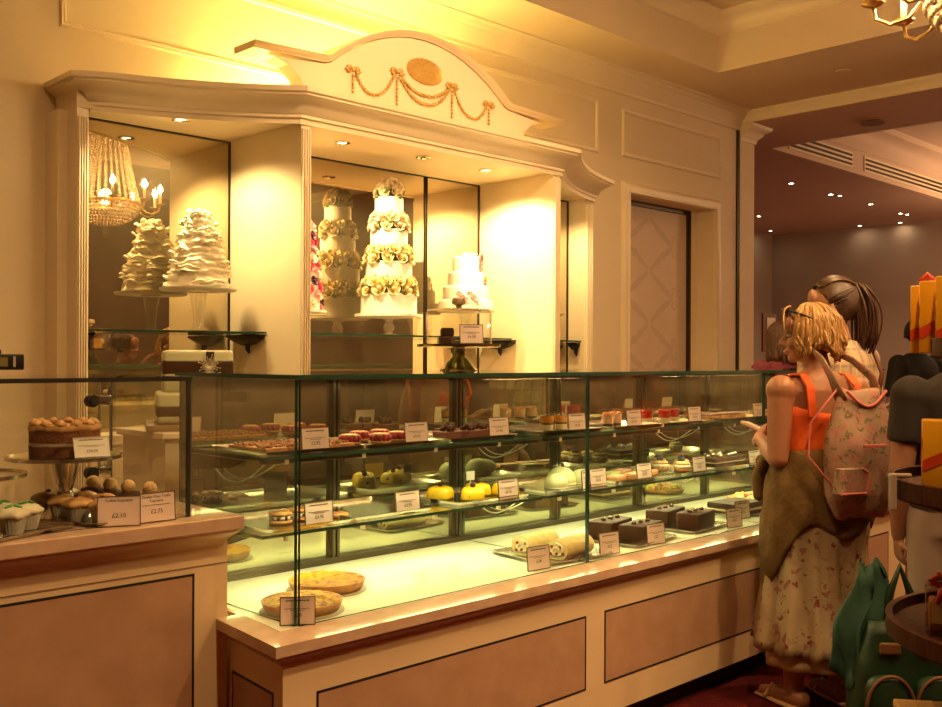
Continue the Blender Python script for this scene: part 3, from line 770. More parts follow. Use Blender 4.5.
dup(c0, (3.465, 2.497, .6445), -1.36, 'chocolate loaf cake at the front of the left tray, behind the two price cards')
dup(c0, (3.89, 2.665, .6445), -1.36, 'chocolate loaf cake at the back of the right tray with gold flecks')
dup(c0, (3.91, 2.517, .6445), -1.36, 'chocolate loaf cake farthest right of the four, front of its tray')
# layered opera cake and fruit tart on the floor
tray((4.52, 2.62, .6415), .46, .27, -.08, 'steel tray under the layered opera cake on the case floor')
LAYER = pm('pale cream layer', (.80, .62, .30), rough=.6)
def layered(loc, w, d, rz, label, n, h, mats, name='layered_cake', top=None):
    t = thing(name, label, 'cake', loc, rz)
    for k in range(n):
        mb = MB(); e = .0015*(k % 2); mb.box(-w/2+e, w/2-e, -d/2+e, d/2-e, h*k/n, h*(k+1)/n, .0015, 1)
        obj('layer', mb, mats[k % len(mats)], t)
    if top: top(t, w, d, h)
    return t
layered((4.43, 2.62, .6445), .26, .17, 0, 'dark layered opera cake on its tray on the case floor, third cake stand-off from the right', 6, .056, [CHOC, CHOCM, LAYER, CHOCM])['label'] = 'dark layered chocolate slab cake on a tray left of the fruit tart'
FRU = [pm('red fruit', (.55, .03, .03), rough=.3), pm('yellow fruit', (.85, .60, .08), rough=.3), pm('green fruit', (.40, .50, .08), rough=.3), pm('pink fruit', (.70, .30, .25), rough=.35)]
def fruit_tart(loc, r, label):
    t = thing('fruit_tart', label, 'tart', loc)
    mb = MB(); mb.lathe([(r*.88, 0), (r, .026), (r*.96, .028), (r*.92, .022), (.001, .022)], seg=48, wob=lambda q, a, z, k: (q*(1+.015*math.sin(a*24)), 0)); obj('pastry_case', mb, CRUST, t, True)
    rnd = random.Random(5)
    for mi, m in enumerate(FRU):
        mb = MB()
        for k in range(22):
            q = math.sqrt(rnd.random())*r*.86
            if mi == 0: q *= .6
            a = rnd.random()*2*PI; mb.ball((q*math.cos(a), q*math.sin(a), .028+rnd.random()*.010), (.014, .012, .009), 8, 5, Euler((rnd.random(), rnd.random(), rnd.random()*6)).to_matrix())
        obj('fruit_topping', mb, m, t, True, label=m.name + ' pieces')
    return t
fruit_tart((4.80, 2.745, .6435), .130, 'round fruit tart heaped with red, yellow and green fruit beside the woman in orange')

# ---- upper shelf
Z1, Z2 = 1.1005, .8655
def sh_tray(x, z, w, label, y=2.78, d=.34): return tray((x, y, z), w, d, 0, label)
BAR = pm('nut topped bar', (.42, .17, .05), (.20, .07, .02), 90, rough=.5, bump=.8, bscale=140)
sh_tray(1.90, Z1, .40, 'steel tray of nut bars at the left end of the upper shelf')
def nut_bar(loc, label, first=[None]):
    if first[0] is None:
        t = thing('nut_bar', label, 'pastry', loc, 0, 'nut bars on the upper shelf')
        mb = MB(); mb.box(-.042, .042, -.11, .11, 0, .016, .003); obj('biscuit_base', mb, CRUST, t)
        mb = MB(); rnd = random.Random(3)
        for k in range(90): mb.ball((rnd.uniform(-.038, .038), rnd.uniform(-.105, .105), .017+rnd.random()*.004), (.006, .005, .005), 6, 4)
        obj('nut_topping', mb, BAR, t, True); first[0] = t; return t
    return dup(first[0], loc, 0, label)
for k, w in enumerate(('leftmost', 'second from the left', 'second from the right', 'rightmost')):
    nut_bar((1.775+.088*k, 2.77, Z1+.002), 'nut topped bar at the left of the upper shelf, %s of four' % w)

sh_tray(2.26, Z1, .34, 'steel tray under the raspberry tartlets on the upper shelf')
def rasp_tart(loc, rz, label, first=[None]):
    if first[0] is None:
        t = thing('raspberry_tartlet', label, 'tart', loc, rz, 'raspberry tartlets')
        mb = MB(); mb.lathe([(.030, 0), (.039, .012), (.036, .013), (.001, .011)], seg=32, wob=lambda q, a, z, k: (q*(1+.03*math.sin(a*16)), 0)); obj('pastry_case', mb, CRUST, t, True)
        for k in range(11):
            a = k/11*2*PI; mb = MB(); mb.ball((.030*math.cos(a), .030*math.sin(a), .024), (.0105, .0105, .013), 9, 6); obj('raspberry', mb, RASP, t, True)
        mb = MB(); mb.lathe([(.001, .040), (.024, .039), (.033, .036), (.030, .033), (.001, .033)], seg=24); obj('glazed_disc', mb, pm('pale sugared disc', (.72, .50, .22), (.62, .12, .05), 60, rough=.4), t, True)
        first[0] = t; return t
    return dup(first[0], loc, rz, label)
for x, y, l in ((2.105, 2.72, 'leftmost of the group'), (2.215, 2.69, 'front middle one'), (2.225, 2.82, 'back one'), (2.318, 2.72, 'right front one beside the price card'), (2.335, 2.84, 'back right one')):
    rasp_tart((x, y, Z1+.003), x*9, 'raspberry tartlet on the upper shelf, ' + l)

sh_tray(2.66, Z1, .36, 'steel tray under the chocolate slices on the upper shelf')
def choc_slice(loc, label, first=[None]):
    if first[0] is None:
        t = thing('chocolate_slice', label, 'pastry', loc, 0, 'chocolate slices on the upper shelf')
        mb = MB(); mb.box(-.040, .040, -.040, .040, 0, .026, .003); obj('slice', mb, pm('red brown sponge', (.16, .045, .02), (.11, .03, .015), 30, rough=.6), t)
        mb = MB(); rnd = random.Random(8)
        for k in range(14): mb.ball((rnd.uniform(-.02, .02), rnd.uniform(-.02, .02), .030+rnd.random()*.012), .010, 8, 5)
        obj('chocolate_curls', mb, CHOC, t, True); first[0] = t; return t
    return dup(first[0], loc, 0, label)
for x, y, l in ((2.57, 2.73, 'left front'), (2.668, 2.72, 'middle front'), (2.755, 2.74, 'right, beside the card'), (2.68, 2.84, 'back')):
    choc_slice((x, y, Z1+.003), 'dark chocolate slice on the upper shelf, ' + l)

sh_tray(3.16, Z1, .40, 'dark tray holding the orange trifle glasses', ).data.materials[0] = DARKM
def trifle(loc, label, layers, top, key, cache={}):
    if key not in cache:
        t = thing('trifle_glass', label, 'dessert glass', loc, 0, key + ' dessert glasses')
        r, h = .031, .075
        mb = MB(); mb.lathe([(.026, 0), (.0265, .002), (r, h), (r-.0012, h), (.025, .003)], seg=24, cap=True); obj('glass', mb, CRYST if False else GLASS, t, 40)
        z = .004
        for hh, m in layers:
            mb = MB(); mb.lathe([(.0245+.005*z/h, z), (.0245+.005*(z+hh)/h, z+hh)], seg=20); obj('layer', mb, m, t, 40); z += hh
        top(t, z); cache[key] = t; return t
    return dup(cache[key], loc, 0, label)
ORJ = pm('orange jelly', (.72, .28, .02), rough=.2); CRL = pm('cream layer', (.85, .70, .40), rough=.5); PKC = pm('pink cream', (.80, .46, .30), rough=.5); REDJ = pm('red jelly', (.60, .02, .02), rough=.15)
def top_stick(t, z):
    mb = MB(); mb.ball((0, 0, z), (.02, .02, .005), 10, 6); mb.tube([(0, 0, z), (.004, 0, z+.022)], .003, 6); obj('chocolate_stick', mb, CHOC, t, True)
def top_crumb(t, z):
    mb = MB(); rnd = random.Random(2)
    for k in range(26): q = math.sqrt(rnd.random())*.023; a = rnd.random()*6.28; mb.ball((q*math.cos(a), q*math.sin(a), z+rnd.random()*.006), .005, 6, 4)
    obj('fruit_pieces', mb, pm('orange fruit bits', (.72, .26, .06), rough=.4), t, True)
def top_red(t, z):
    mb = MB(); mb.lathe([(.001, z+.002), (.028, z+.002), (.028, z)], seg=18); obj('jelly_surface', mb, pm('bright red jelly', (.75, .03, .02), rough=.1), t, True)
for x, l in ((3.135, 'left one'), (3.222, 'right one beside the price card')):
    trifle((x, 2.73, Z1+.003), 'orange layered trifle in a small glass, %s' % l, [(.022, CRL), (.008, CHOCM), (.028, ORJ)], top_stick, 'orange trifle')
sh_tray(3.62, Z1, .36, 'steel tray under the pink cream glasses')
for x, y, l in ((3.53, 2.72, 'leftmost one'), (3.61, 2.74, 'middle one half behind the card'), (3.72, 2.72, 'right of the price card')):
    trifle((x, y, Z1+.003), 'pink cream dessert glass with orange topping, %s' % l, [(.010, CHOCM), (.040, PKC)], top_crumb, 'pink cream')
sh_tray(3.98, Z1, .34, 'steel tray under the red jelly glasses')
for x, y, l in ((3.845, 2.74, 'leftmost one'), (3.90, 2.83, 'back one'), (3.945, 2.71, 'front middle one'), (4.045, 2.73, 'right one beside the card')):
    trifle((x, y, Z1+.003), 'red jelly dessert glass, %s' % l, [(.020, CRL), (.034, REDJ)], top_red, 'red jelly')
sh_tray(4.52, Z1, .46, 'steel tray of brown tart slices on the upper shelf')
def brown_bar(loc, rz, label, first=[None]):
    if first[0] is None:
        t = thing('tart_slice', label, 'pastry', loc, rz, 'brown tart slices')
        mb = MB(); mb.box(-.085, .085, -.035, .035, 0, .018, .002); obj('pastry_base', mb, CRUST, t)
        mb = MB(); mb.box(-.083, .083, -.033, .033, .018, .027, .003); obj('glazed_top', mb, pm('brown glaze', (.22, .07, .03), (.15, .05, .02), 25, rough=.3), t); first[0] = t; return t
    return dup(first[0], loc, rz, label)
for x, y, r, l in ((4.375, 2.72, 0, 'left front one'), (4.57, 2.73, 0, 'right front one beside the price card'), (4.43, 2.84, 0, 'back one')):
    brown_bar((x, y, Z1+.003), r, 'brown glazed tart slice on the upper shelf, ' + l)
sh_tray(4.95, Z1, .34, 'steel tray at the far right of the upper shelf before the woman in orange')
brown_bar((4.92, 2.74, Z1+.003), -.1, 'brown tart slice at the far right of the upper shelf', )

# ---- middle shelf
sh_tray(1.87, Z2, .34, 'steel tray of sandwich biscuits at the left end of the middle shelf', 2.77)
def sandwich(loc, label, n=2, first={}):
    if n not in first:
        t = thing('sandwich_biscuit', label, 'biscuit', loc, 0, 'sandwich biscuits')
        z = 0
        for k in range(n):
            mb = MB(); mb.lathe([(.001, z), (.036, z), (.038, z+.005), (.036, z+.011), (.001, z+.012)], seg=28, wob=lambda q, a, zz, kk: (q*(1+.02*math.sin(a*14)), 0)); obj('biscuit', mb, CRUST, t, True); z += .012
            if k < n-1:
                mb = MB(); mb.lathe([(.034, z), (.034, z+.014), (.001, z+.014)], seg=24, wob=lambda q, a, zz, kk: (q*(1+.07*math.sin(a*9)), 0)); obj('cream_filling', mb, CREAM, t, True)
                mb = MB()
                for j in range(8): mb.ball((.031*math.cos(j*.78), .031*math.sin(j*.78), z+.007), .007, 7, 5)
                obj('chocolate_filling', mb, CHOC, t, True); z += .014
        mb = MB(); mb.ball((-.012, 0, z), (.016, .014, .005), 8, 5); mb.ball((.014, .004, z), (.014, .014, .005), 8, 5); obj('nut_top', mb, BAR, t, True)
        first[n] = t; return t
    return dup(first[n], loc, 1.1*loc[0], label)
sandwich((1.835, 2.73, Z2+.003), 'tall cream and chocolate sandwich biscuit left of the corner glass edge')
sandwich((1.925, 2.75, Z2+.003), 'cream sandwich biscuit just behind the corner glass edge')
sandwich((2.055, 2.72, Z2+.003), 'small round biscuit right of the price card on the middle shelf', 1)
tray((2.22, 2.79, Z2), .36, .36, 0, 'empty steel tray on the middle shelf behind the second price card')
tray((2.725, 2.78, Z2), .40, .32, 0, 'steel tray under the yellow iced fancies')
def fancy(loc, rz, label, first=[None]):
    if first[0] is None:
        t = thing('yellow_fancy', label, 'cake', loc, rz, 'yellow iced fancies')
        mb = MB(); mb.loft([[(p[0], p[1], z) for p in rrect(w, w, .016, 3)] for w, z in ((.072, 0), (.076, .005), (.072, .024), (.064, .034), (.050, .038))]); obj('iced_cake', mb, YEL, t, True)
        mb = MB()
        for k in range(5): mb.ball((.034*math.cos(k*1.3+.2), .034*math.sin(k*1.3+.2), .012+.006*(k % 2)), .006, 7, 5)
        obj('chocolate_chips', mb, CHOC, t, True)
        mb = MB(); mb.ball((0, 0, .045), .009, 10, 7); obj('chocolate_ball', mb, CHOC, t, True); t.scale = (1.2,)*3; first[0] = t; return t
    return dup(first[0], loc, rz, label)
for x, y, l in ((2.60, 2.80, 'leftmost one'), (2.675, 2.70, 'front one'), (2.775, 2.775, 'right back one'), (2.865, 2.71, 'rightmost one behind the price card')):
    fancy((x, y, Z2+.003), x*5, 'yellow iced fancy topped with a chocolate ball, ' + l)
r_ = thing('flavour_flag', 'tiny white flag card behind the yellow fancies', 'price card', (2.80, 2.84, Z2+.003))
mb = MB(); mb.box(-.022, .022, -.001, .001, .05, .085); obj('paper', mb, CARDW, r_); mb = MB(); mb.box(-.002, .002, -.001, .001, 0, .05); obj('stick', mb, CABLE, r_)
tray((3.20, 2.79, Z2), .40, .34, 0, 'steel tray under the pale domed cakes')
def dome(loc, s, label):
    t = thing('domed_cake', label, 'cake', loc, 0, 'pale domed cakes'); t.scale = (s,)*3
    mb = MB(); mb.lathe([(.048, 0), (.053, .008), (.053, .024), (.046, .042), (.032, .055), (.016, .061), (.001, .063)], seg=28, wob=lambda q, a, z, k: (q*(1+.015*math.sin(a*5+z*60)), 0)); obj('marzipan_dome', mb, PALE, t, True)
    mb = MB(); mb.lathe([(.055, 0), (.055, .004), (.001, .004)], seg=28); obj('cake_base', mb, CREAM, t, True)
    return t
dome((3.17, 2.71, Z2+.003), .92, 'smaller pale dome cake at the front left of its tray')
dome((3.285, 2.78, Z2+.003), 1.15, 'larger pale dome cake beside the paired price cards')
dome((3.375, 2.74, Z2+.003), .95, 'pale dome cake half hidden behind the paired price cards')
tray((3.68, 2.78, Z2), .44, .34, 0, 'steel tray under the iced pink and green slices')
def iced_slice(loc, rz, c, label):
    t = thing('iced_slice', label, 'biscuit', loc, rz, 'iced biscuit slices')
    mb = MB(); mb.box(-.055, .055, -.030, .030, 0, .012, .002); obj('biscuit', mb, CRUST, t)
    mb = MB(); mb.box(-.053, .053, -.028, .028, .012, .022, .003); obj('icing', mb, c, t)
    return t
PK = pm('pink icing', (.80, .42, .26), rough=.4); LG = pm('light green icing', (.55, .62, .22), rough=.4)
for x, y, c, l in ((3.56, 2.70, PK, 'pink iced slice at the left front of the middle shelf tray'), (3.64, 2.79, LG, 'green iced slice behind the pink slices'), (3.70, 2.70, PK, 'pink iced slice half behind the price card'), (3.83, 2.72, PK, 'pink iced slice right of the price card'), (3.76, 2.82, PK, 'pink iced slice at the back of the tray')):
    iced_slice((x, y, Z2+.003), .25, c, l)
sh_tray(4.06, Z2, .28, 'steel tray under the blueberry cream puffs', 2.77)
def puff(loc, label, first=[None]):
    if first[0] is None:
        t = thing('cream_puff', label, 'pastry', loc, 0, 'blueberry cream puffs')
        mb = MB(); mb.lathe([(.028, 0), (.038, .008), (.036, .022), (.001, .024)], seg=26, wob=lambda q, a, z, k: (q*(1+.05*math.sin(a*11)), 0)); obj('lower_shell', mb, CRUST, t, True)
        mb = MB(); mb.lathe([(.034, .020), (.041, .027), (.034, .036), (.001, .038)], seg=36, wob=lambda q, a, z, k: (q*(1+.10*math.sin(a*9)), 0)); obj('piped_cream', mb, CREAM, t, True)
        mb = MB(); mb.lathe([(.036, .036), (.035, .046), (.020, .052), (.001, .053)], seg=26); obj('upper_shell', mb, pm('light shell', (.75, .46, .18), rough=.5), t, True)
        mb = MB()
        for k in range(3): mb.ball((.010*math.cos(k*2.1), .010*math.sin(k*2.1), .059), .009, 8, 6)
        obj('blueberries', mb, BLUEB, t, True); first[0] = t; return t
    return dup(first[0], loc, 0, label)
for x, y, l in ((4.00, 2.77, 'back left one'), (4.045, 2.68, 'front one'), (4.135, 2.74, 'right one beside the card'), (4.10, 2.85, 'back right one')):
    puff((x, y, Z2+.003), 'cream puff topped with blueberries, ' + l)
tray((4.46, 2.79, Z2), .42, .34, 0, 'steel tray under the striped cake with silver sweets')
def silver_top(t, w, d, h):
    for k in range(9):
        mb = MB(); mb.ball((-w*.42+w*.105*k, -d*.1+.04*math.sin(k*2.3), h+.008), .013, 9, 6); obj('silver_sweet', mb, SILV, t, True)
layered((4.45, 2.74, Z2+.003), .27, .15, 0, 'black and cream striped layer cake topped with silver sweets', 7, .044, [CHOC, CHOCM, CHOC, LAYER], top=silver_top)
tray((4.98, 2.78, Z2), .36, .34, 0, 'steel tray at the far right of the middle shelf')
puff((4.98, 2.72, Z2+.003), 'lone cream puff at the right end, by the orange topped woman')

# ---- price cards
CY = 2.622
for x, p, w in ((1.895, '£3.95', 'in front of the nut bars'), (2.324, '£4.95', 'in front of the raspberry tartlets'), (2.739, '£3.95', 'in front of the chocolate slices'),
             (3.20, '£4.95', 'beside the orange trifle glasses'), (3.54+.05, '£4.95', 'in front of the pink cream glasses'), (4.007+.06, '£4.95', 'beside the red jelly glasses'), (4.535+.12, '£3.95', 'right of the brown tart slices'), (5.02, '£3.95', 'at the far right of the upper shelf')):
    card((x, CY, Z1), .108, .079, 0, 'small pink price card ' + w, p)
for x, p, w in ((1.91, '£3.95', 'between the sandwich biscuits and the small round biscuit'), (2.285, '£3.95', 'in front of the empty tray on the middle shelf'), (2.791, '£4.25', 'in front of the yellow fancies'),
             (3.262, '£4.25', 'left of the second glass joint, before the dome cakes'), (3.34, '£4.25', 'directly behind the second glass joint'), (3.668, '£3.95', 'in front of the pink iced slices'), (4.057+.05, '£4.25', 'in front of the cream puffs'), (4.526+.09, '£4.25', 'right of the striped cake with silver sweets')):
    card((x, CY, Z2), .110 if x != 3.262 else .085, .077, 0 if x != 3.262 else .25, 'small pink price card ' + w, p)
card((1.655, 2.375, .6415), .100, .080, -.61, 'pink price card standing at the left front corner before the pie', '£26')
for x, y, p, w in ((2.715, 2.40, '£28', 'on the case floor in front of the roulades'), (3.13, 2.40, '£22', 'on the floor right of the roulades, by the second glass joint'), (3.44, 2.40, '£22', 'in front of the chocolate loaf cakes'), (4.05, 2.40, '£24', 'right of the chocolate loaf cakes at the front'), (4.293, 2.50, '£24', 'farther back, before the layered cake')):
    card((x, y, .6415), .108, .085, -.12, 'pink price card ' + w, p)

# ------------------------------------------------------------------ the left case
CS_ = STEEL
def metal_stand(loc, r, h, label, prof=None, m=STEEL):
    t = thing('cake_stand', label, 'cake stand', loc)
    mb = MB(); mb.lathe(prof or [(.085, 0), (.088, .004), (.075, .012), (.045, .035), (.026, .065), (.022, .078), (.028, .10), (.050, h-.018), (.052, h-.014), (.001, h-.014)], seg=40); obj('pedestal', mb, m, t, 50)
    mb = MB(); mb.lathe([(.001, h-.014), (r-.01, h-.012), (r, h-.010), (r, h), (r-.006, h), (r-.010, h-.005), (.001, h-.005)], seg=56); obj('plate', mb, m, t, 50)
    return t
metal_stand((1.19, 2.86, .9435), .158, .178, 'polished metal cake stand under the coffee walnut cake in the left case')
wk = thing('coffee_cake', 'round two layer coffee cake with piped icing on the metal stand', 'cake', (1.20, 2.88, 1.1175), 0); wk.scale = (.93, .93, 1)
mb = MB(); mb.lathe([(.001, 0), (.103, 0), (.104, .032), (.001, .032)], seg=48); obj('lower_sponge', mb, SPONGE, wk, 40)
mb = MB(); mb.lathe([(.103, .032), (.104, .040), (.001, .040)], seg=40, wob=lambda q, a, z, k: (q*(1+.01*math.sin(a*17)), 0)); obj('cream_layer', mb, CREAM, wk, 40)
mb = MB(); mb.lathe([(.103, .040), (.104, .073), (.001, .073)], seg=48); obj('upper_sponge', mb, SPONGE, wk, 40)
mb = MB(); mb.lathe([(.104, .072), (.107, .080), (.100, .089)]+[(.1*(1-k/6), .090) for k in range(7)], seg=64, wob=lambda q, a, z, k: (q*(1+.02*math.sin(a*20)), nz((q*20*math.cos(a), q*20*math.sin(a), 1), 1.3, .007))); obj('icing', mb, CARAM, wk, True)
for k in range(12):
    a = k/12*2*PI; mb = MB()
    mb.lathe([(.016, 0), (.018, .006), (.012, .012), (.004, .018)], (.086*math.cos(a), .086*math.sin(a), .088), 12, wob=lambda q, b, z, kk: (q*(1+.2*math.sin(b*5)), 0)); obj('icing_rosette', mb, CARAM, wk, True)
mb = MB(); rnd = random.Random(4)
for k in range(26): q = rnd.uniform(.02, .098); a = rnd.random()*6.28; mb.ball((q*math.cos(a), q*math.sin(a), .095), (.009, .006, .005), 7, 5)
obj('walnut_pieces', mb, BAR, wk, True)
card((1.222, 2.745, 1.1205), .098, .058, -.1, 'white price card leaning in front of the coffee cake', '£38.00', None, .35, True, group='price cards in the left case')
metal_stand((.93, 2.84, .9435), .14, .145, 'second metal cake stand cut by the left edge of the picture')
tray((1.235, 2.84, .9435), .30, .40, .42, 'dark steel tray under the coffee and truffle cupcakes', BRUSH)
tray((.965, 2.69, .9435), .30, .20, .38, 'dark steel tray under the white cupcakes with green leaves', BRUSH)
PAPER = pm('white cupcake paper', (.78, .70, .58), (.72, .62, .5), 50, rough=.7)
def cupcake(loc, label, kind, cache={}):
    if kind not in cache:
        t = thing('cupcake', label, 'cupcake', loc, 0, kind + ' cupcakes')
        mb = MB(); mb.lathe([(.024, 0), (.034, .042), (.032, .042), (.023, .003)], seg=48, wob=lambda q, a, z, k: (q*(1+.035*math.sin(a*22)), 0)); obj('paper_case', mb, PAPER, t, 50)
        if kind == 'truffle':
            mb = MB(); mb.lathe([(.033, .038), (.038, .046), (.034, .056), (.018, .060), (.001, .060)], seg=28); obj('chocolate_icing', mb, CHOC, t, True)
            mb = MB(); mb.ball((0, 0, .073), .021, 14, 10); obj('truffle_ball', mb, pm('dusted truffle', (.78, .54, .28), (.62, .38, .16), 80, rough=.7, bump=.5, bscale=160), t, True)
        else:
            ic = CARAM if kind == 'coffee' else CREAM
            mb = MB(); mb.lathe([(.032, .038), (.041, .046), (.040, .053), (.031, .060), (.018, .066), (.001, .069)], seg=30, wob=lambda q, a, z, k: (q*(1+.05*math.sin(a*6+z*110)), nz((q*60*math.cos(a), q*60*math.sin(a), z*30), 1, .004))); obj('icing', mb, ic, t, True)
            if kind == 'coffee':
                mb = MB(); mb.ball((.006, 0, .071), (.008, .005, .004), 7, 5); obj('coffee_bean', mb, CHOC, t, True)
            else:
                mb = MB()
                for s in (-1, 1): mb.ball((s*.011, 0, .070), (.013, .008, .003), 8, 5, Euler((0, s*.3, s*.5)).to_matrix())
                obj('icing_leaf', mb, GREEN, t, True)
        cache[kind] = t; return t
    return dup(cache[kind], loc, random.random()*6, label)
cz = .9465
for x, y, l in ((1.155, 2.90, 'leftmost of the coffee row'), (1.165, 2.815, 'second along the front row'), (1.175, 2.735, 'third, left of the first price card'), (1.215, 2.665, 'behind the coffee price card'), (1.235, 2.935, 'in the back row under the cake stand'), (1.245, 2.845, 'in the middle row'), (1.26, 2.755, 'in the middle row behind the card')):
    cupcake((x, y, cz), 'coffee iced cupcake in white paper, ' + l, 'coffee')
for x, y, l in ((1.33, 2.985, 'farthest left, standing highest'), (1.345, 2.90, 'second from the left'), (1.36, 2.815, 'third from the left'), (1.385, 2.73, 'rightmost, behind the second card')):
    cupcake((x, y, cz), 'chocolate cupcake with a dusted truffle on top, ' + l, 'truffle')
for x, y, l in ((1.03, 2.71, 'nearest the tray corner'), (.975, 2.66, 'front one at the picture edge'), (.985, 2.76, 'behind the other two')):
    cupcake((x, y, cz), 'white iced cupcake with a green leaf, ' + l, 'white')
card((1.228, 2.595, .9435), .112, .082, -.42, 'price card reading Coffee Cupcakes', '£2.10', ['Coffee Cupcakes'], .08, lines=0, group='price cards in the left case')
card((1.340, 2.598, .9435), .112, .082, .0, 'price card reading Truffle Cupcakes', '£2.75', ['Double Choc Truffle', 'Cupcakes'], .08, lines=1, group='price cards in the left case')
# black till display on the left case
td = thing('till_display', 'small black till display with an olive screen on the left case', 'till display', (.965, 2.78, 1.3455), -.25)
mb = MB(); mb.box(-.11, .075, -.02, .02, .020, .062, .004); mb.box(-.03, .02, -.015, .015, .060, .074, .003); obj('housing', mb, pm('black plastic', (.015, .013, .012), rough=.35), td, 40)
mb = MB(); mb.box(-.09, .035, -.0215, -.019, .029, .053); obj('screen', mb, pm('olive screen', (.25, .22, .07), rough=.3), td)
mb = MB(); mb.box(.048, .054, -.0215, -.019, .028, .056); obj('slot', mb, CABLE, td)
mb = MB(); mb.cyl((-.05, 0, 0), (-.05, 0, .021), .008); mb.lathe([(.04, 0), (.04, .004), (.001, .005)], (-.05, 0, 0), 20); obj('foot', mb, BLACK, td)

# ------------------------------------------------------------------ cakes in the mirrored bays
def glass_stand(loc, r, h, label, stem='ball', topm=GLASS):
    t = thing('glass_cake_stand', label, 'cake stand', loc)
    mb = MB(); mb.lathe([(.001, h-.012), (r-.008, h-.012), (r, h-.004), (r, h), (.001, h)], seg=56); obj('plate', mb, topm, t, 50)
    if stem == 'ball': pr = [(.065, 0), (.066, .004), (.030, .012), (.014, .018), (.028, .030), (.036, .046), (.028, .062), (.016, .070), (.03, h-.012)]
    else: pr = [(.065, 0), (.066, .004), (.03, .012), (.022, .03), (.03, h*.55), (.042, h-.02), (.055, h-.012)]
    mb = MB(); mb.lathe(pr, seg=28); obj('stem', mb, CRYST, t, 50)
    return t
# ruffled ivory cake
glass_stand((2.48, 4.40, SHZ), .185, .205, 'glass pedestal stand under the ruffled ivory cake', 'tall', WHITE)
rc = thing('ruffled_cake', 'tall ivory wedding cake covered in crumpled ruffles in the left mirrored bay', 'wedding cake', (2.48, 4.40, SHZ+.205)); rc.scale = (.97, .97, .84)
tiers = [(.152, 0, .10), (.140, .085, .09), (.118, .165, .09), (.098, .245, .09), (.074, .325, .10)]
for i, (r, z, h) in enumerate(tiers):
    mb = MB(); prof = []
    n = 22
    for k in range(n+1):
        t = k/n; prof.append((r*(1.02-.16*t) if k < n else .002, z+h*t))
    def wob(q, a, zz, k, i=i, r=r):
        if k >= n: return q, 0
        q *= 1+.06*math.sin(a*3+i*2)
        p = (math.cos(a)*3.2+i*7, math.sin(a)*3.2, zz*42)
        f = mnoise.noise(V(p)) + .6*abs(mnoise.noise(V(p)*2.3)) + .5*math.sin((zz*150 + 3*mnoise.noise(V((math.cos(a)*2, math.sin(a)*2+i, zz*9)))))*.6
        return q + f*.020, .010*mnoise.noise(V(p)*.8)
    mb.lathe(prof, seg=84, wob=wob)
    for j in range(9):          # loose crumpled folds standing off the tier
        a0 = random.random()*6.28; zc = z + h*random.uniform(.15, .95); L = random.uniform(.5, 1.1)
        ra, rb = [], []
        for q in range(13):
            a = a0+L*q/12; w = math.sin(PI*q/12); rr_ = r*(1.0-.16*(zc-z)/h)
            d = .008+.016*w+.006*mnoise.noise(V((a*6, i, j)))
            ra.append((math.cos(a)*(rr_+d), math.sin(a)*(rr_+d), zc+.016*w+.01*mnoise.noise(V((a*5, j, 3)))))
            rb.append((math.cos(a)*(rr_-.004), math.sin(a)*(rr_-.004), zc-.012))
        mb.tube(ra, [.002+.006*math.sin(PI*q/12) for q in range(13)], 6)
    obj('ruffled_tier', mb, IVORY, rc, True)
mb = MB()
for j in range(26):
    a = random.random()*6.28; q = random.random()*.05; mb.ball((q*math.cos(a), q*math.sin(a), .420+.02*random.random()), (.022, .014, .016), 9, 6, Euler((random.random()*3, random.random()*3, random.random()*6)).to_matrix())
obj('icing_crest', mb, IVORY, rc, True)

# roses
ROSEC = pm('cream rose petal', (.66, .50, .20), (.78, .64, .34), 30, rough=.6, sss=.1)
ROSEP = pm('pale tea rose petal', (.66, .50, .28), (.76, .62, .42), 30, rough=.6)
LEAF = pm('rose leaf', (.10, .12, .03), rough=.6)
def rose_mesh(m, r=.030):
    mb = MB()
    mb.ball((0, 0, r*.35), (r*.35, r*.35, r*.45), 8, 6)
    for ring, (n, rr_, h, w, open_) in enumerate(((3, .34, .95, .62, .10), (5, .58, .86, .66, .25), (6, .82, .66, .72, .55))):
        for k in range(n):
            a = 2*PI*k/n + ring*.5
            rows = []
            for q in range(4):
                t = q/3; rad = r*rr_*(.55+.45*t) + r*open_*t*t*.5; row = []
                for s in range(-2, 3):
                    b = a + s/2*w*(.7+.3*t)*(1-.25*(t > .9)*abs(s)/2)
                    row.append((math.cos(b)*rad, math.sin(b)*rad, r*(-.1+h*t*(1-.09*s*s*(t > .6)))))
                rows.append(row)
            mb.loft(rows, False)
    return mb.mesh('rose', m, True)
RM = rose_mesh([ROSEC]); RM2 = rose_mesh([ROSEP])
def rose(par, p, nrm, me, s=1.0, name='rose'):
    o = link(name, me, par); q = V(nrm).to_track_quat('Z', 'Y')
    o.location = p; o.rotation_mode = 'QUATERNION'; o.rotation_quaternion = q @ Euler((0, 0, random.random()*6)).to_quaternion(); o.scale = (s,)*3
    return o
def plate_disc(par, r, z, m=WHITE):
    mb = MB(); mb.lathe([(.001, z), (r, z), (r, z+.012), (.001, z+.012)], seg=48); obj('cake_board', mb, m, par, 40)
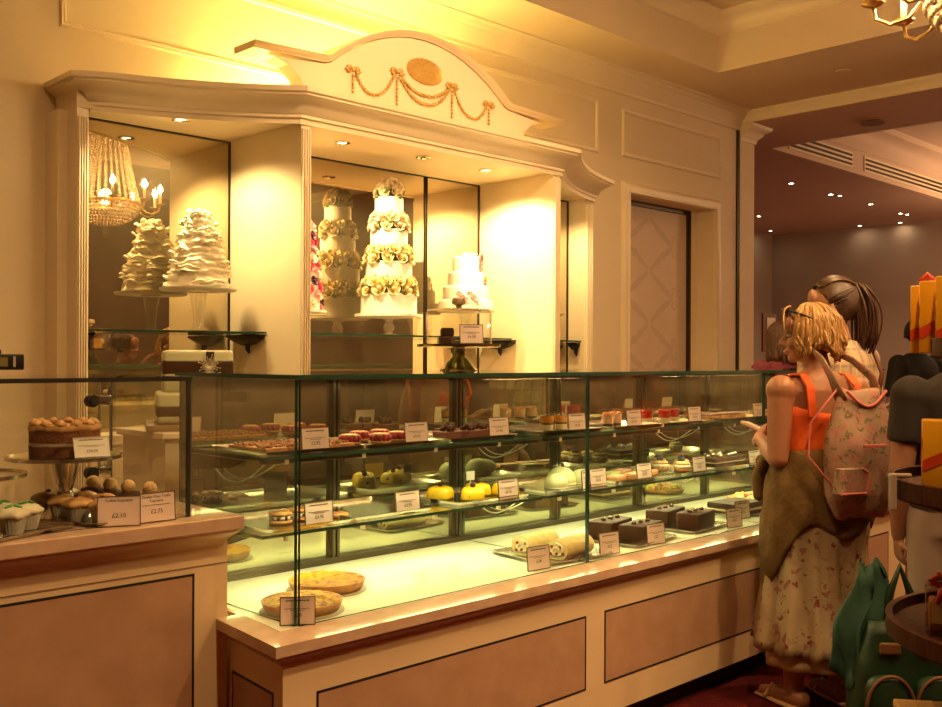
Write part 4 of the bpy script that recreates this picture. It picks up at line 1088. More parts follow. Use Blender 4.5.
# tall white cake with bands of roses
FX, FYY = 3.68, 4.40
glass_stand((FX, FYY, SHZ), .185, .105, 'glass ball stem stand under the tall rose cake', 'ball')
fc = thing('rose_cake', 'tall white wedding cake with four bands of cream roses in the centre bay', 'wedding cake', (FX, FYY, SHZ+.105)); fc.scale = (1.08, 1.08, 1.19)
plate_disc(fc, .18, 0)
zt = .012
fl = [(.148, .012, .092, .148), (.122, .172, .084, .122), (.098, .330, .080, .100), (.075, .490, .074, .0)]
for i, (r, z, h, _) in enumerate(fl):
    mb = MB(); mb.lathe([(r, z), (r, z+h), (r-.004, z+h+.004), (.001, z+h+.004)], seg=56); obj('white_tier', mb, WHITE, fc, 40)
    rin = fl[i+1][0] if i < 3 else .045
    mb = MB(); mb.lathe([(rin*.95, z+h), (rin*.95, z+h+.075 if i < 3 else z+h+.05), (.001, z+h+.075 if i < 3 else z+h+.05)], seg=30); obj('rose_bed', mb, LEAF, fc, 40)
    if i < 3:
        n = (12, 10, 9)[i]
        for row in (0, 1):
            for k in range(n):
                a = 2*PI*(k+.5*row)/n + .2*i; rr_ = r*.90 - row*.012; zz = z+h+.022+row*.036
                rose(fc, (rr_*math.cos(a), rr_*math.sin(a), zz), (math.cos(a), math.sin(a), .35+.35*row), RM if i < 2 else RM2, .98+random.random()*.25)
    else:
        for k in range(16):
            el = (0.15, .6, 1.0)[k % 3] if k else 1.5; a = k*2.4
            rr_ = .062*math.cos(el*.9); rose(fc, (rr_*math.cos(a), rr_*math.sin(a), z+h+.020+.062*math.sin(el)), (math.cos(a)*math.cos(el), math.sin(a)*math.cos(el), math.sin(el)), RM2, .98)
# small leaves tucked under the roses
mb = MB(); mb.ball((0, 0, 0), (.020, .004, .012), 7, 4); LEAFM = mb.mesh('rose_leaf', LEAF, True)
for i, (r, z, h, _) in enumerate(fl):
    n = (11, 10, 9, 7)[i]
    for k in range(n):
        a = k/n*2*PI+i; rr_ = r*.98+.006
        o = link('rose_leaf', LEAFM, fc, (rr_*math.cos(a), rr_*math.sin(a), z+h+.006+.03*(k % 2))); o.rotation_euler = (.4, .4, a+PI/2)
# pink flower cake behind the left divider
PKR = [rose_mesh([pm('deep pink petal', (.55, .04, .12), (.68, .12, .2), 30, rough=.6)], .026), rose_mesh([pm('soft pink petal', (.80, .38, .36), (.86, .5, .46), 30, rough=.6)], .026), rose_mesh([pm('white petal', (.86, .76, .62), rough=.6)], .026), rose_mesh([pm('dark plum petal', (.10, .02, .06), rough=.6)], .022)]
PX, PYY = 3.02, 4.34
glass_stand((PX, PYY, SHZ), .155, .105, 'glass stand under the pink flower cake beside the left divider', 'ball')
pk = thing('pink_flower_cake', 'wedding cake covered in pink, red and white flowers half hidden by the left divider', 'wedding cake', (PX, PYY, SHZ+.105))
plate_disc(pk, .145, 0)
mb = MB(); mb.lathe([(.11, .012), (.11, .14), (.085, .14), (.085, .30), (.06, .30), (.06, .45), (.001, .45)], seg=40); obj('white_tiers', mb, WHITE, pk, 40)
for k in range(78):
    t = k/78; z = .03+.44*t; r = .118*(1-t)+.066*t; a = k*2.399
    rose(pk, (r*math.cos(a), r*math.sin(a), z), (math.cos(a), math.sin(a), .3), PKR[(0, 1, 2, 0, 1, 3)[k % 6]], 1.05, 'sugar_flower')
# three tier white cake with pink blossoms
WX, WYY = 4.29, 4.40
mb = MB(); mb.lathe([(.175, 0), (.175, .03), (.165, .035), (.001, .035)], seg=48)
glass_stand((WX, WYY, SHZ), .18, .165, 'glass stand under the plain white tiered cake beside the right divider', 'tall', WHITE)
mb.bm.free()
wc = thing('white_tier_cake', 'white wedding cake with pink blossoms down one side near the right divider', 'wedding cake', (WX, WYY, SHZ+.165))
for r, z, h in ((.168, 0, .06), (.142, .055, .09), (.112, .14, .09), (.083, .225, .10)):
    mb = MB(); mb.lathe([(r*1.03, z), (r, z+.01), (r*.985, z+h-.008), (r*.95, z+h), (.001, z+h)], seg=56); obj('white_tier', mb, WHITE, wc, True)
BL = rose_mesh([pm('blossom pink', (.70, .30, .30), (.80, .45, .42), 30, rough=.6)], .018)
BLD = rose_mesh([pm('blossom maroon', (.25, .03, .05), rough=.6)], .016); BLY = rose_mesh([pm('blossom yellow', (.80, .55, .10), rough=.6)], .016)
for k in range(20):
    t = k/19; a = -.55+.5*t+.25*math.sin(k*2.2); z = .335-.19*t; r = (.085 if z > .22 else .118)+.01
    rose(wc, (r*math.cos(a), r*math.sin(a), z), (math.cos(a), math.sin(a), .5), (BL, BL, BLD, BL, BLY)[k % 5], 1.0, 'blossom')
for k in range(7):
    a = -1.9-.14*k; rose(wc, (.155*math.cos(a), .155*math.sin(a), .045+.02*(k % 3)), (math.cos(a), math.sin(a), .4), BL, 1.1, 'blossom')
mb = MB(); rnd = random.Random(9)
for k in range(9): mb.ball((-.03+.012*k, -.02+.01*math.sin(k), .330+.006*(k % 3)), (.022, .012, .008), 8, 5, Euler((rnd.random(), rnd.random(), rnd.random()*3)).to_matrix())
obj('icing_plume', mb, WHITE, wc, True)
# cake in the narrow right bay
glass_stand((5.12, 4.47, SHZ), .12, .175, 'white stand in the narrow right hand bay', 'tall', WHITE)
sw = thing('small_white_cake', 'small white cake with a red flower seen in the narrow right bay', 'wedding cake', (5.12, 4.47, SHZ+.175))
for r, z, h in ((.085, 0, .11), (.06, .11, .09)):
    mb = MB(); mb.lathe([(r, z), (r, z+h), (.001, z+h+.002)], seg=36); obj('white_tier', mb, WHITE, sw, 40)
rose(sw, (0, -.05, .12), (0, -1, .6), PKR[0], 1.0, 'sugar_flower'); rose(sw, (0, 0, .21), (0, 0, 1), PKR[2], 1.0, 'sugar_flower')
# square green cake with brown ribbon
svc = thing('service_counter', 'narrow cream service counter behind the left case under the green ribbon cake', 'counter', (2.03, 3.58, 0))
mb = MB(); mb.box(-.24, .24, -.17, .17, 0, 1.10); obj('body', mb, TRIMM, svc)
mb = MB(); mb.box(-.26, .26, -.19, .19, 1.10, 1.125, .004); obj('top', mb, TRIMM, svc)
mb = MB(); mb.box(-.19, .19, -.19, .19, 0, .022, .004); cb = tag(obj('cake_board', mb, pm('brown cake board', (.25, .14, .06), rough=.5)), 'square brown board under the green ribbon cake', 'cake board'); cb.location = (2.0, 3.56, 1.1265); cb.rotation_euler = (0, 0, -.45)
gc = thing('ribbon_cake', 'square pale green tiered cake with a brown ribbon and brooch bow', 'cake', (2.0, 3.56, 1.1505), -.45); gc.scale = (.76,)*3
RIB = pm('brown satin ribbon', (.07, .035, .018), rough=.3); GRN = pm('pale green fondant', (.62, .62, .36), rough=.5, sss=.1)
for w, z0, z1 in ((.40, .0, .155), (.34, .155, .365)):
    mb = MB(); mb.box(-w/2, w/2, -w/2, w/2, z0, z1, .018, 3); tr_ = obj('green_tier', mb, GRN, gc, 50)
    mb = MB(); mb.box(-w/2-.003, w/2+.003, -w/2-.003, w/2+.003, z0+(.03 if w > .35 else .085), z0+(.095 if w > .35 else .165), .016, 3); obj('ribbon', mb, RIB, tr_, 50)
mb = MB(); mb.box(.035, .075, -.176, -.168, .20, .36, .003); obj('ribbon_tail', mb, RIB, gc)
mb = MB()
for k in range(24):
    a = k/24*6.28; L = .030+.012*(k % 3); mb.tube([(.05+.004*math.cos(a), -.176, .29+.004*math.sin(a)), (.05+L*math.cos(a), -.19, .29+L*math.sin(a))], [.003, .0012], 5); mb.ball((.05+L*math.cos(a), -.19, .29+L*math.sin(a)), .004, 6, 4)
obj('brooch_bow', mb, pm('sugar brooch', (.78, .70, .5), rough=.3), gc, True)
# cloche with cakes on top of the glass case
cl = metal_stand((2.81, 2.92, 1.3525), .168, .105, 'mirror finished cake stand on top of the glass case', [(.075, 0), (.076, .004), (.066, .010), (.058, .022), (.040, .042), (.026, .055), (.026, .089), (.001, .089)], pm('olive mirrored metal', (.40, .38, .22), rough=.12, metal=1))
dm = thing('glass_cloche', 'clear glass dome with a knob over the small cakes on the glass case', 'cloche', (2.81, 2.92, 1.4580)); dm.scale = (1.28, 1.28, 1.32)
mb = MB(); mb.lathe([(.102, 0), (.104, 0), (.104, .095), (.098, .106), (.001, .109), (.001, .107), (.096, .1035), (.1015, .094), (.1015, 0)], seg=56); obj('dome', mb, GLASS, dm, 50)
mb = MB(); mb.lathe([(.010, .108), (.010, .118), (.021, .122), (.023, .130), (.021, .140), (.001, .142)], seg=24); obj('knob', mb, pm('champagne metal', (.62, .48, .28), rough=.4, metal=.5), dm, 50)
def cube_cake(loc, rz, m, label):
    t = thing('small_cake', label, 'cake', loc, rz, 'small cakes under the glass dome')
    mb = MB(); mb.box(-.026, .026, -.026, .026, 0, .028, .003); obj('cake_body', mb, m, t); mb = MB(); mb.box(-.022, .022, -.022, .022, .028, .032, .002); obj('icing', mb, m, t); return t
BUNM = pm('golden sponge', (.68, .32, .06), (.56, .24, .04), 30, rough=.6)
cube_cake((2.745, 2.92, 1.4585), .5, CHOCM, 'dark brownie at the bottom of the pair under the dome'); cube_cake((2.750, 2.925, 1.4908), .9, CHOC, 'dark brownie stacked on the other under the dome')
cube_cake((2.875, 2.89, 1.4585), .3, BUNM, 'golden sponge square under the dome, lower one'); cube_cake((2.878, 2.895, 1.4908), .7, BUNM, 'golden sponge square stacked on top under the dome')
card((2.755, 2.79, 1.4585), .098, .076, -.42, 'pinkish price card on the cake stand before the glass dome', '£6.50', group='price cards on the case')
# ------------------------------------------------------------------ people
SKIN = pm('warm tanned skin', (.35, .15, .078), (.32, .135, .07), 14, rough=.5, sss=.06)
SKIN2 = pm('fair skin', (.40, .195, .12), (.37, .175, .105), 14, rough=.5, sss=.06)
EYEW = pm('eye white', (.34, .27, .21), rough=.2); EYED = pm('eye iris', (.05, .035, .02), rough=.2); LIPS = pm('lips', (.42, .13, .10), rough=.4)
def head_pieces(mb, c, yaw, pitch=0, s=1.0):
    M = Matrix.Translation(c) @ Euler((pitch, 0, yaw), 'ZYX').to_matrix().to_4x4() @ Matrix.Scale(s, 4)
    R3 = M.to_3x3()
    def b(p, r): mb.ball(M @ V(p), tuple(x*s for x in r), 18, 14, Euler((pitch, 0, yaw), 'ZYX').to_matrix())
    b((0, -.012, .022), (.074, .092, .093)); b((0, .030, -.045), (.057, .060, .072)); b((0, .070, -.098), (.024, .021, .020)); b((0, .040, -.085), (.045, .045, .030))
    b((0, .078, .014), (.050, .016, .014)); b((0, .074, .040), (.055, .022, .040))
    for sx in (-1, 1):
        b((sx*.034, .062, -.036), (.028, .026, .026)); b((sx*.077, -.005, -.016), (.009, .021, .031)); b((sx*.066, 0, -.012), (.015, .018, .022)); b((sx*.012, .098, -.036), (.010, .011, .009))
    mb.limb([M @ V((0, .088, .006)), M @ V((0, .100, -.012)), M @ V((0, .111, -.030))], [.009*s, .010*s, .013*s], 10)
    b((0, .091, -.062), (.022, .011, .0065)); b((0, .089, -.073), (.020, .011, .0065))
    return M
def hand_pieces(mb, wrist, d, pn, side, curl=.6, s=1.0):
    """palm and five fingers. d: pointing direction, pn: palm normal (fingers curl towards it), side: +1/-1 thumb side"""
    w = V(wrist); d = V(d).normalized(); pn = V(pn); pn = (pn-d*pn.dot(d)).normalized(); x = d.cross(pn).normalized()*side
    R3 = Matrix((x, d, pn)).transposed()
    mb.ball(w+d*.045*s, (.040*s, .052*s, .016*s), 14, 10, R3)
    mb.limb([w-d*.03, w+d*.02], [.025*s, .026*s], 12, flat=.8)
    tips = []
    for k, (off, L) in enumerate(((.030, .070), (.011, .078), (-.009, .073), (-.027, .058))):
        p = w+d*.078*s+x*off*s; a = curl*.45; pts = [p-d*.03*s, p]
        for j in range(3):
            dirv = (d*math.cos(a)+pn*math.sin(a)); p = p+dirv*L*s*(.45, .32, .25)[j]; pts.append(p); a += curl*(.75, .7, .5)[j]
        mb.limb(pts, [.0100*s, .0100*s, .0088*s, .0080*s, .0068*s], 8); tips.append(p)
    p = w+d*.02*s+x*.032*s; q = p+(d*.45+x*.75+pn*.35).normalized()*.040*s; r = q+(d*.85+x*.2+pn*.5*curl).normalized()*.030*s; u = r+(d*.85+pn*.6*curl).normalized()*.022*s
    mb.limb([p, q, r, u], [.014*s, .0115*s, .0098*s, .0080*s], 8)
def torso_rings(T):
    return [[(cx+rx*math.cos(2*PI*k/24), cy+ry*math.sin(2*PI*k/24)*(1.0), z) for k in range(24)] for z, rx, ry, cx, cy in T]
def body(name, J, skin, voxel=.0058):
    mb = MB()
    mb.loft(torso_rings(J['torso']))
    mb.limb(J['neck'], J.get('neck_r', [.062, .054, .052]), 16)
    Mh = head_pieces(mb, J['head'], J.get('yaw', 0), J.get('pitch', 0), J.get('hs', 1.0))
    for s, k in ((-1, 'L'), (1, 'R')):
        sh, el, wr = J['arm'+k]
        sh, el, wr = V(sh), V(el), V(wr)
        ar = J.get('arm_r', (.056, .050, .043, .042, .036, .026))
        mb.limb([sh, sh.lerp(el, .45), el], [ar[0], ar[1], ar[2]], 16); mb.limb([el, el.lerp(wr, .35), wr], [ar[2], ar[3], ar[5]], 16)
        mb.ball(sh, (ar[0]*1.12,)*3, 14, 10)
        hd = J.get('hand'+k)
        d = hd[0] if hd else (wr-el); pn = hd[1] if hd else (-s, 0, 0)
        hand_pieces(mb, wr+(wr-el).normalized()*.015, d, pn, (1 if not hd or len(hd) < 4 else hd[3]), hd[2] if hd else .5, J.get('hand_s', .92))
        hp, kn, an, toe = [V(q) for q in J['leg'+k]]
        lr = J.get('leg_r', (.092, .075, .056, .056, .038))
        mb.limb([hp, hp.lerp(kn, .5), kn], [lr[0], lr[1], lr[2]], 16); mb.limb([kn, kn.lerp(an, .35), an], [lr[2], lr[3], lr[4]], 16)
        f = (toe-an); f.z = 0; f.normalize(); mb.limb([V((an.x, an.y, .045))-f*.035, V((an.x, an.y, .042))+f*.06, V((an.x, an.y, .026))+f*.165], [.040, .037, .024], 12)
        mb.limb([an, V((an.x, an.y, .05))], [lr[4], .038], 12)
    return remeshed(mb, name, voxel, skin, 3), Mh
def face_parts(root, Mh):
    for sx in (-1, 1):
        mb = MB(); mb.ball(Mh @ V((sx*.031, .0775, -.006)), (.0115, .0115, .0085), 10, 8); e = obj('eye', mb, EYEW, root, True)
        mb = MB(); mb.ball(Mh @ V((sx*.031, .0860, -.006)), (.005, .005, .005), 8, 6); obj('iris', mb, EYED, e, True)
    mb = MB(); mb.ball(Mh @ V((0, .094, -.067)), (.020, .011, .010), 10, 6, Mh.to_3x3().normalized()); obj('lips', mb, LIPS, root, True)
def hair_cap(mb, Mh, s=1.08, back=1.0, front=.045):
    """hair volume over the skull, open at the face"""
    rings = []
    for k in range(13):
        el = PI/2 - k/12*PI*.80
        ring = []
        for i in range(36):
            a = 2*PI*i/36
            face = max(0, math.sin(a)); e2 = el if face < .2 else max(el, .10+.75*(face-.2))
            rx, ry, rz = .083*s, .101*s, .104*s
            ring.append(Mh @ V((rx*math.cos(e2)*math.cos(a), -.014+ry*math.cos(e2)*math.sin(a), .022+rz*math.sin(e2))))
        rings.append(ring)
    mb.loft(rings)
def strands(mb, Mh, n, length, seed, r=.0055, flare=.012, part=0.0, wave=.006, lift=.004, face_gap=.55):
    """hanging locks that leave the crown, follow the skull and fall to a length"""
    rnd = random.Random(seed)
    for q in range(n):
        a = rnd.uniform(0, 2*PI); el0 = rnd.uniform(.5, 1.45)
        if abs(((a-PI/2+PI) % (2*PI))-PI) < face_gap: continue
        pts = []; L = length(a)*rnd.uniform(.88, 1.06); ph = rnd.random()*6; lf = rnd.uniform(0, lift)
        rx, ry, rz = .086, .104, .107
        for k in range(12):
            t = k/11; el = el0*(1-t*1.9)
            if el > -.15: p = V((rx*math.cos(el)*math.cos(a), -.014+ry*math.cos(el)*math.sin(a), .022+rz*math.sin(el)))
            else:
                f = (t-(1+.15/el0)/1.9); p = V(((rx+flare*f)*math.cos(a)*(1-.1*f), -.014+(ry+flare*f)*math.sin(a)*(1-.1*f), .005-L*f*1.6))
            p = p*(1+lf*min(1, t*2.5)/.1) + V((wave*math.sin(k*.9+ph), wave*math.cos(k*.8+ph), 0))*t
            pts.append(Mh @ p)
        mb.tube(pts, [r*(.5+.7*math.sin(PI*min(k+2, 11)/13)) for k in range(12)], 5)
def shell_loft(name, rows, m, root, thick=.004, smooth=True):
    """cloth: rows of rings (lists of points) given a little thickness"""
    mb = MB(); mb.loft(rows, True, False, False); me = mb.mesh(name, m, smooth)
    o = link(name, me, root); md = o.modifiers.new('t', 'SOLIDIFY'); md.thickness = thick; md.offset = 1
    return o
def ell(z, rx, ry, cx=0, cy=0, n=64, f=None):
    out = []
    for k in range(n):
        a = 2*PI*k/n; g, dz = f(a) if f else (1, 0)
        out.append((cx+rx*g*math.cos(a), cy+ry*g*math.sin(a), z+dz))
    return out

# --- woman in the orange top
W1 = thing('person', 'blonde woman in orange strap top and floral skirt, olive jacket tied round waist', 'person', (3.88, 1.93, 0), math.radians(-24)); W1.scale = (.975,)*3
T1 = [(.80, .165, .125, 0, -.01), (.90, .178, .130, 0, -.015), (1.0, .160, .115, 0, -.005), (1.08, .150, .105, 0, 0), (1.16, .155, .110, 0, 0), (1.24, .168, .112, 0, 0), (1.31, .172, .100, 0, -.01), (1.355, .135, .078, 0, -.015), (1.39, .070, .060, 0, -.012)]
J1 = dict(torso=T1, neck=[(0, -.015, 1.35), (0, .0, 1.42), (-.004, .012, 1.47)], head=(-.012, .035, 1.545), yaw=.86, pitch=-.12,
          armL=((-.185, -.012, 1.312), (-.215, -.03, 1.035), (-.13, .20, 1.095)), armR=((.185, -.012, 1.312), (.235, .0, 1.04), (.015, .225, 1.085)),
          handL=((.55, .55, .35), (.5, -.4, -.5), .9, 1), handR=((-.75, .5, .25), (.2, -.5, -.6), .9, -1),
          legL=((-.09, 0, .84), (-.10, .015, .45), (-.115, -.01, .085), (-.15, .2, 0)), legR=((.09, 0, .84), (.10, .01, .45), (.10, -.02, .085), (.12, .2, 0)))
me, Mh1 = body('body', J1, SKIN); link('body', me, W1); face_parts(W1, Mh1)
HBL = pm('blonde hair', (.52, .29, .09), (.28, .135, .042), 30, rough=.4, stretch=(3, 3, .5))
mb = MB(); hair_cap(mb, Mh1, 1.0)
strands(mb, Mh1, 420, lambda a: .13+.03*math.sin(a*5)-.02*math.sin(a), 3, .0072, .022, wave=.010, face_gap=1.0, lift=.012)
strands(mb, Mh1, 160, lambda a: .09, 17, .006, .030, wave=.013, face_gap=1.0, lift=.018)
for k in range(22):   # swept fringe over the brow
    a0 = -.6+k*.055; pts = []
    for q in range(9):
        t = q/8; pts.append(Mh1 @ V((-.020+.09*a0*(.4+t)-.03*t, .060+.034*math.sin(t*1.9)-.004*t, .118-.105*t*t*(.8+.2*math.cos(k)))))
    mb.tube(pts, [.005*(1-.6*t/8) for t in range(9)], 5)
obj('hair', mb, HBL, W1, True, label='blonde bobbed hair')
OR = pm('orange jersey', (.74, .105, .008), (.68, .09, .006), 20, rough=.75)
def scoop(a):     # neckline: lower at the back and front middle, higher under the arms
    return 1.0, -.045*abs(math.sin(a))**1.5
rows = [ell(1.02, .165, .121, 0, -.002, 48), ell(1.08, .157, .112, 0, 0, 48), ell(1.16, .162, .117, 0, 0, 48), ell(1.215, .172, .119, 0, 0, 48, lambda a: (1, -.02*abs(math.sin(a))**1.5)), ell(1.262, .177, .119, 0, 0, 48, scoop)]
shell_loft('camisole', rows, OR, W1)
for s in (-1, 1):
    mb = MB(); pts = [(s*.105, -.108, 1.205), (s*.118, -.116, 1.27), (s*.118, -.108, 1.33), (s*.112, -.060, 1.376), (s*.108, .0, 1.378), (s*.104, .062, 1.345), (s*.10, .10, 1.28), (s*.095, .112, 1.215)]
    cv = []
    for i in range(len(pts)-1):
        for t in range(4): cv.append(V(pts[i]).lerp(V(pts[i+1]), t/4))
    cv.append(V(pts[-1]))
    rings = []
    for i, p in enumerate(cv):
        t = (cv[min(i+1, len(cv)-1)]-cv[max(i-1, 0)]).normalized(); xx = V((1, 0, 0)); nn = t.cross(xx).normalized()
        rings.append([p+xx*.019+nn*.004, p-xx*.019+nn*.004, p-xx*.019-nn*.004, p+xx*.019-nn*.004])
    mb.loft(rings); obj('shoulder_strap', mb, OR, W1, 60)
SKIRT = floral('cream floral skirt cloth', (.40, .30, .18), [(.20, .05, .05), (.27, .12, .09), (.32, .20, .12)], 19, .27, base2=(.35, .255, .15))
def folds(a, z):
    t = max(0, min(1, (.95-z)/.75))
    f = 1+.11*t*math.sin(a*9+.6*math.sin(a*2))+.05*t*math.sin(a*17+1.1)+.03*t*math.sin(a*31)
    return f
rows = []
for k in range(22):
    z = 1.0-(1.0-.245)*k/21; t = k/21
    rx = .178+.075*t**1.2+.03*math.sin(PI*min(t*2.2, 1)); ry = .138+.075*t**1.2+.03*math.sin(PI*min(t*2.2, 1))
    rows.append(ell(z, rx, ry, 0, -.01, 110, lambda a, z=z, t=t: (folds(a, z), .012*t*math.sin(a*9))))
shell_loft('skirt', rows, SKIRT, W1, .003)
rows = [ell(.40-.22*k/7, .198+.018*k/7, .160+.018*k/7, 0, -.01, 90, lambda a, k=k: (1+.05*math.sin(a*9), 0)) for k in range(8)]
shell_loft('skirt_lining', rows, pm('tan lining', (.46, .33, .19), rough=.85), W1, .003)
OLIVE = pm('olive jacket cloth', (.150, .085, .030), (.105, .058, .020), 14, rough=.9, bump=.4, bscale=60, spec=.15)
rows = []
for k in range(16):
    t = k/15; row = []
    for i in range(96):
        a = 2*PI*i/96
        # bottom edge: long drape at the front left, shorter round the back and right
        dl = math.exp(-((((a-2.75+PI) % (2*PI))-PI)/.62)**2); back = .5-.5*math.sin(a)
        zb = .80-.06*back-.36*dl+.03*math.sin(a*5)
        zt = 1.075+.008*math.sin(a*3)
        z = zt+(zb-zt)*t
        wr = 1+.025*math.sin(a*7+z*30)+.02*math.sin(a*13-z*22)*t
        rx = .176+.048*math.sin(PI*min(t*.75+.05, 1))+.020*t+.0*dl*t; ry = .136+.048*math.sin(PI*min(t*.75+.05, 1))+.022*t+.0*dl*t
        row.append((rx*wr*math.cos(a), -.008+ry*wr*math.sin(a), z))
    rows.append(row)
shell_loft('tied_jacket', rows, OLIVE, W1, .005)
mb = MB()
mb.limb([(-.06, .150, 1.02), (-.13, .150, 1.015), (-.185, .11, .99)], [.030, .034, .026], 12); mb.ball((-.14, .155, 1.0), (.042, .034, .038), 12, 8)
mb.limb([(-.15, .145, .985), (-.17, .150, .94), (-.17, .150, .86)], [.032, .034, .026], 12); mb.limb([(-.11, .15, .98), (-.10, .165, .92), (-.11, .165, .85)], [.030, .032, .025], 12)
obj('jacket_sleeves', mb, OLIVE, W1, True, label='knotted jacket sleeves')
SHOE = pm('tan sandal leather', (.55, .34, .14), rough=.5)
for s, an in ((-1, (-.115, -.01)), (1, (.10, -.02))):
    mb = MB(); dx = -.04 if s < 0 else .03
    pts = [(an[0]-.0, an[1]-.06, .012), (an[0]+dx*.25, an[1]+.05, .010), (an[0]+dx*.8, an[1]+.19, .010)]
    mb.tube(pts, [.038, .045, .030], 12, flat=.28); mb.tube([(an[0]-.045+dx*.5, an[1]+.11, .02), (an[0]+dx*.5, an[1]+.115, .066), (an[0]+.045+dx*.5, an[1]+.11, .02)], .008, 6)
    obj('sandal', mb, SHOE, W1, True)
# sunglasses pushed up on her hair
sg = thing('sunglasses', 'dark sunglasses pushed up on the blonde hair of the woman in orange', 'sunglasses', W1.location); sg.scale = (.975,)*3
RW = Matrix.Rotation(math.radians(-24), 4, 'Z')
MS = RW @ Mh1
mb = MB()
for sx in (-1, 1): mb.ball(MS @ V((sx*.036, .080, .098)), (.030, .012, .021), 14, 8, (MS.to_3x3() @ Euler((.6, 0, 0)).to_matrix()))
obj('lens', mb, pm('dark lens', (.02, .015, .012), rough=.08), sg, True)
mb = MB()
for sx in (-1, 1): mb.tube([MS @ V((sx*.066, .072, .098)), MS @ V((sx*.092, .02, .075)), MS @ V((sx*.096, -.045, .040))], .005, 6)
mb.tube([MS @ V((-.068, .078, .108)), MS @ V((0, .096, .110)), MS @ V((.068, .078, .108))], .005, 6)
obj('frame', mb, BLACK, sg, True)
# little red-edged purse in her hands
pz = thing('purse', 'small pale red-edged purse held in the hands of the woman in orange', 'purse', (3.88, 1.93, 0), math.radians(-24)); pz.scale = (.975,)*3
mb = MB(); mb.obox((-.09, .30, 1.140), (.075, .10, .014), .5, .003, .35, .1); obj('cover', mb, pm('pale purse cover', (.62, .50, .40), rough=.5), pz)
mb = MB(); mb.obox((-.088, .298, 1.133), (.078, .103, .006), .5, .002, .35, .1); obj('edge', mb, pm('red purse edge', (.45, .05, .04), rough=.5), pz)
# flowered shoulder bag on her back
BAGM = floral('pink floral bag cloth', (.36, .235, .16), [(.40, .14, .12), (.17, .13, .08), (.40, .17, .15), (.30, .22, .15)], 27, .36, base2=(.34, .22, .15))
BT = pm('pink bag piping', (.55, .14, .13), rough=.6)
bg = thing('shoulder_bag', 'pink and beige flowered shoulder bag hanging on the back of the woman in orange', 'bag', (3.83, 1.725, .79), math.radians(-22)); bg.scale = (1.08,)*3
rows = []
for k in range(17):
    t = k/16; z = .46*t
    w = .150*(1-.10*(1-t)**3*4*.25)*(1 if t < .55 else 1-.42*((t-.55)/.45)**1.4); d = .075*math.sin(PI*(.12+.80*t))**.6*(1-.35*t)
    w *= (.80+.20*min(t*7, 1)); d *= (.7+.3*min(t*6, 1))
    rows.append([( (abs(math.cos(a))**.7)*math.copysign(1, math.cos(a))*w*(1+.012*math.sin(z*60+a*3)), (abs(math.sin(a))**.8)*math.copysign(1, math.sin(a))*d*(1+.05*math.sin(z*35+a*4)), z+.006*math.sin(a*3+t*5)) for a in [2*PI*i/48 for i in range(48)]])
mb = MB(); mb.loft(rows); obj('bag_body', mb, BAGM, bg, True)
mb = MB(); mb.box(-.055, .045, -.082, -.072, .255, .268, .003); obj('zip', mb, BT, bg)
mb = MB(); mb.prism([(-.17, .10), (-.06, .10), (-.05, .17), (-.08, .185), (-.16, .185)], -.095, -.05, 'xz'); pk_ = obj('side_pocket', mb, BAGM, bg)
mb = MB(); mb.tube([(-.172, -.096, .10), (-.06, -.096, .10), (-.05, -.096, .17), (-.08, -.096, .187)], .005, 6); obj('piping', mb, BT, pk_)
mb = MB(); mb.tube([(-.09+.18*k/14, -.034-.008*math.sin(PI*k/14), .455-.055*math.sin(PI*k/14)) for k in range(15)], .006, 6); obj('opening_piping', mb, BT, bg, True)
for s in (-1, 1):
    mb = MB(); pts = [(s*.085, 0, .42), (s*.095-.02, .015, .50), (s*.07-.035, .075, .565), (s*.045-.04, .15, .60)]
    mb.tube(pts, [.030, .020, .015, .012], 10, flat=.3); obj('strap', mb, BAGM, bg, True)
mb = MB(); mb.tube([(-.105, .0, .46), (-.17, .06, .34), (-.19, .05, .22), (-.15, -.03, .12)], [.009]*4, 8, flat=.4); obj('long_strap', mb, BT, bg, True)
mb = MB(); mb.box(-.055, .075, -.012, .012, .36, .462, .002, M=Matrix.Rotation(.08, 4, 'Y'))
tag(obj('magazine', mb, pm('printed paper', (.70, .55, .48), (.50, .20, .16), 40, rough=.6)), 'printed paper sticking out of the top of the flowered bag', 'magazine').location = (3.83, 1.725, .80+.015)
bpy.data.objects['magazine'].rotation_euler = (0, 0, math.radians(-22))

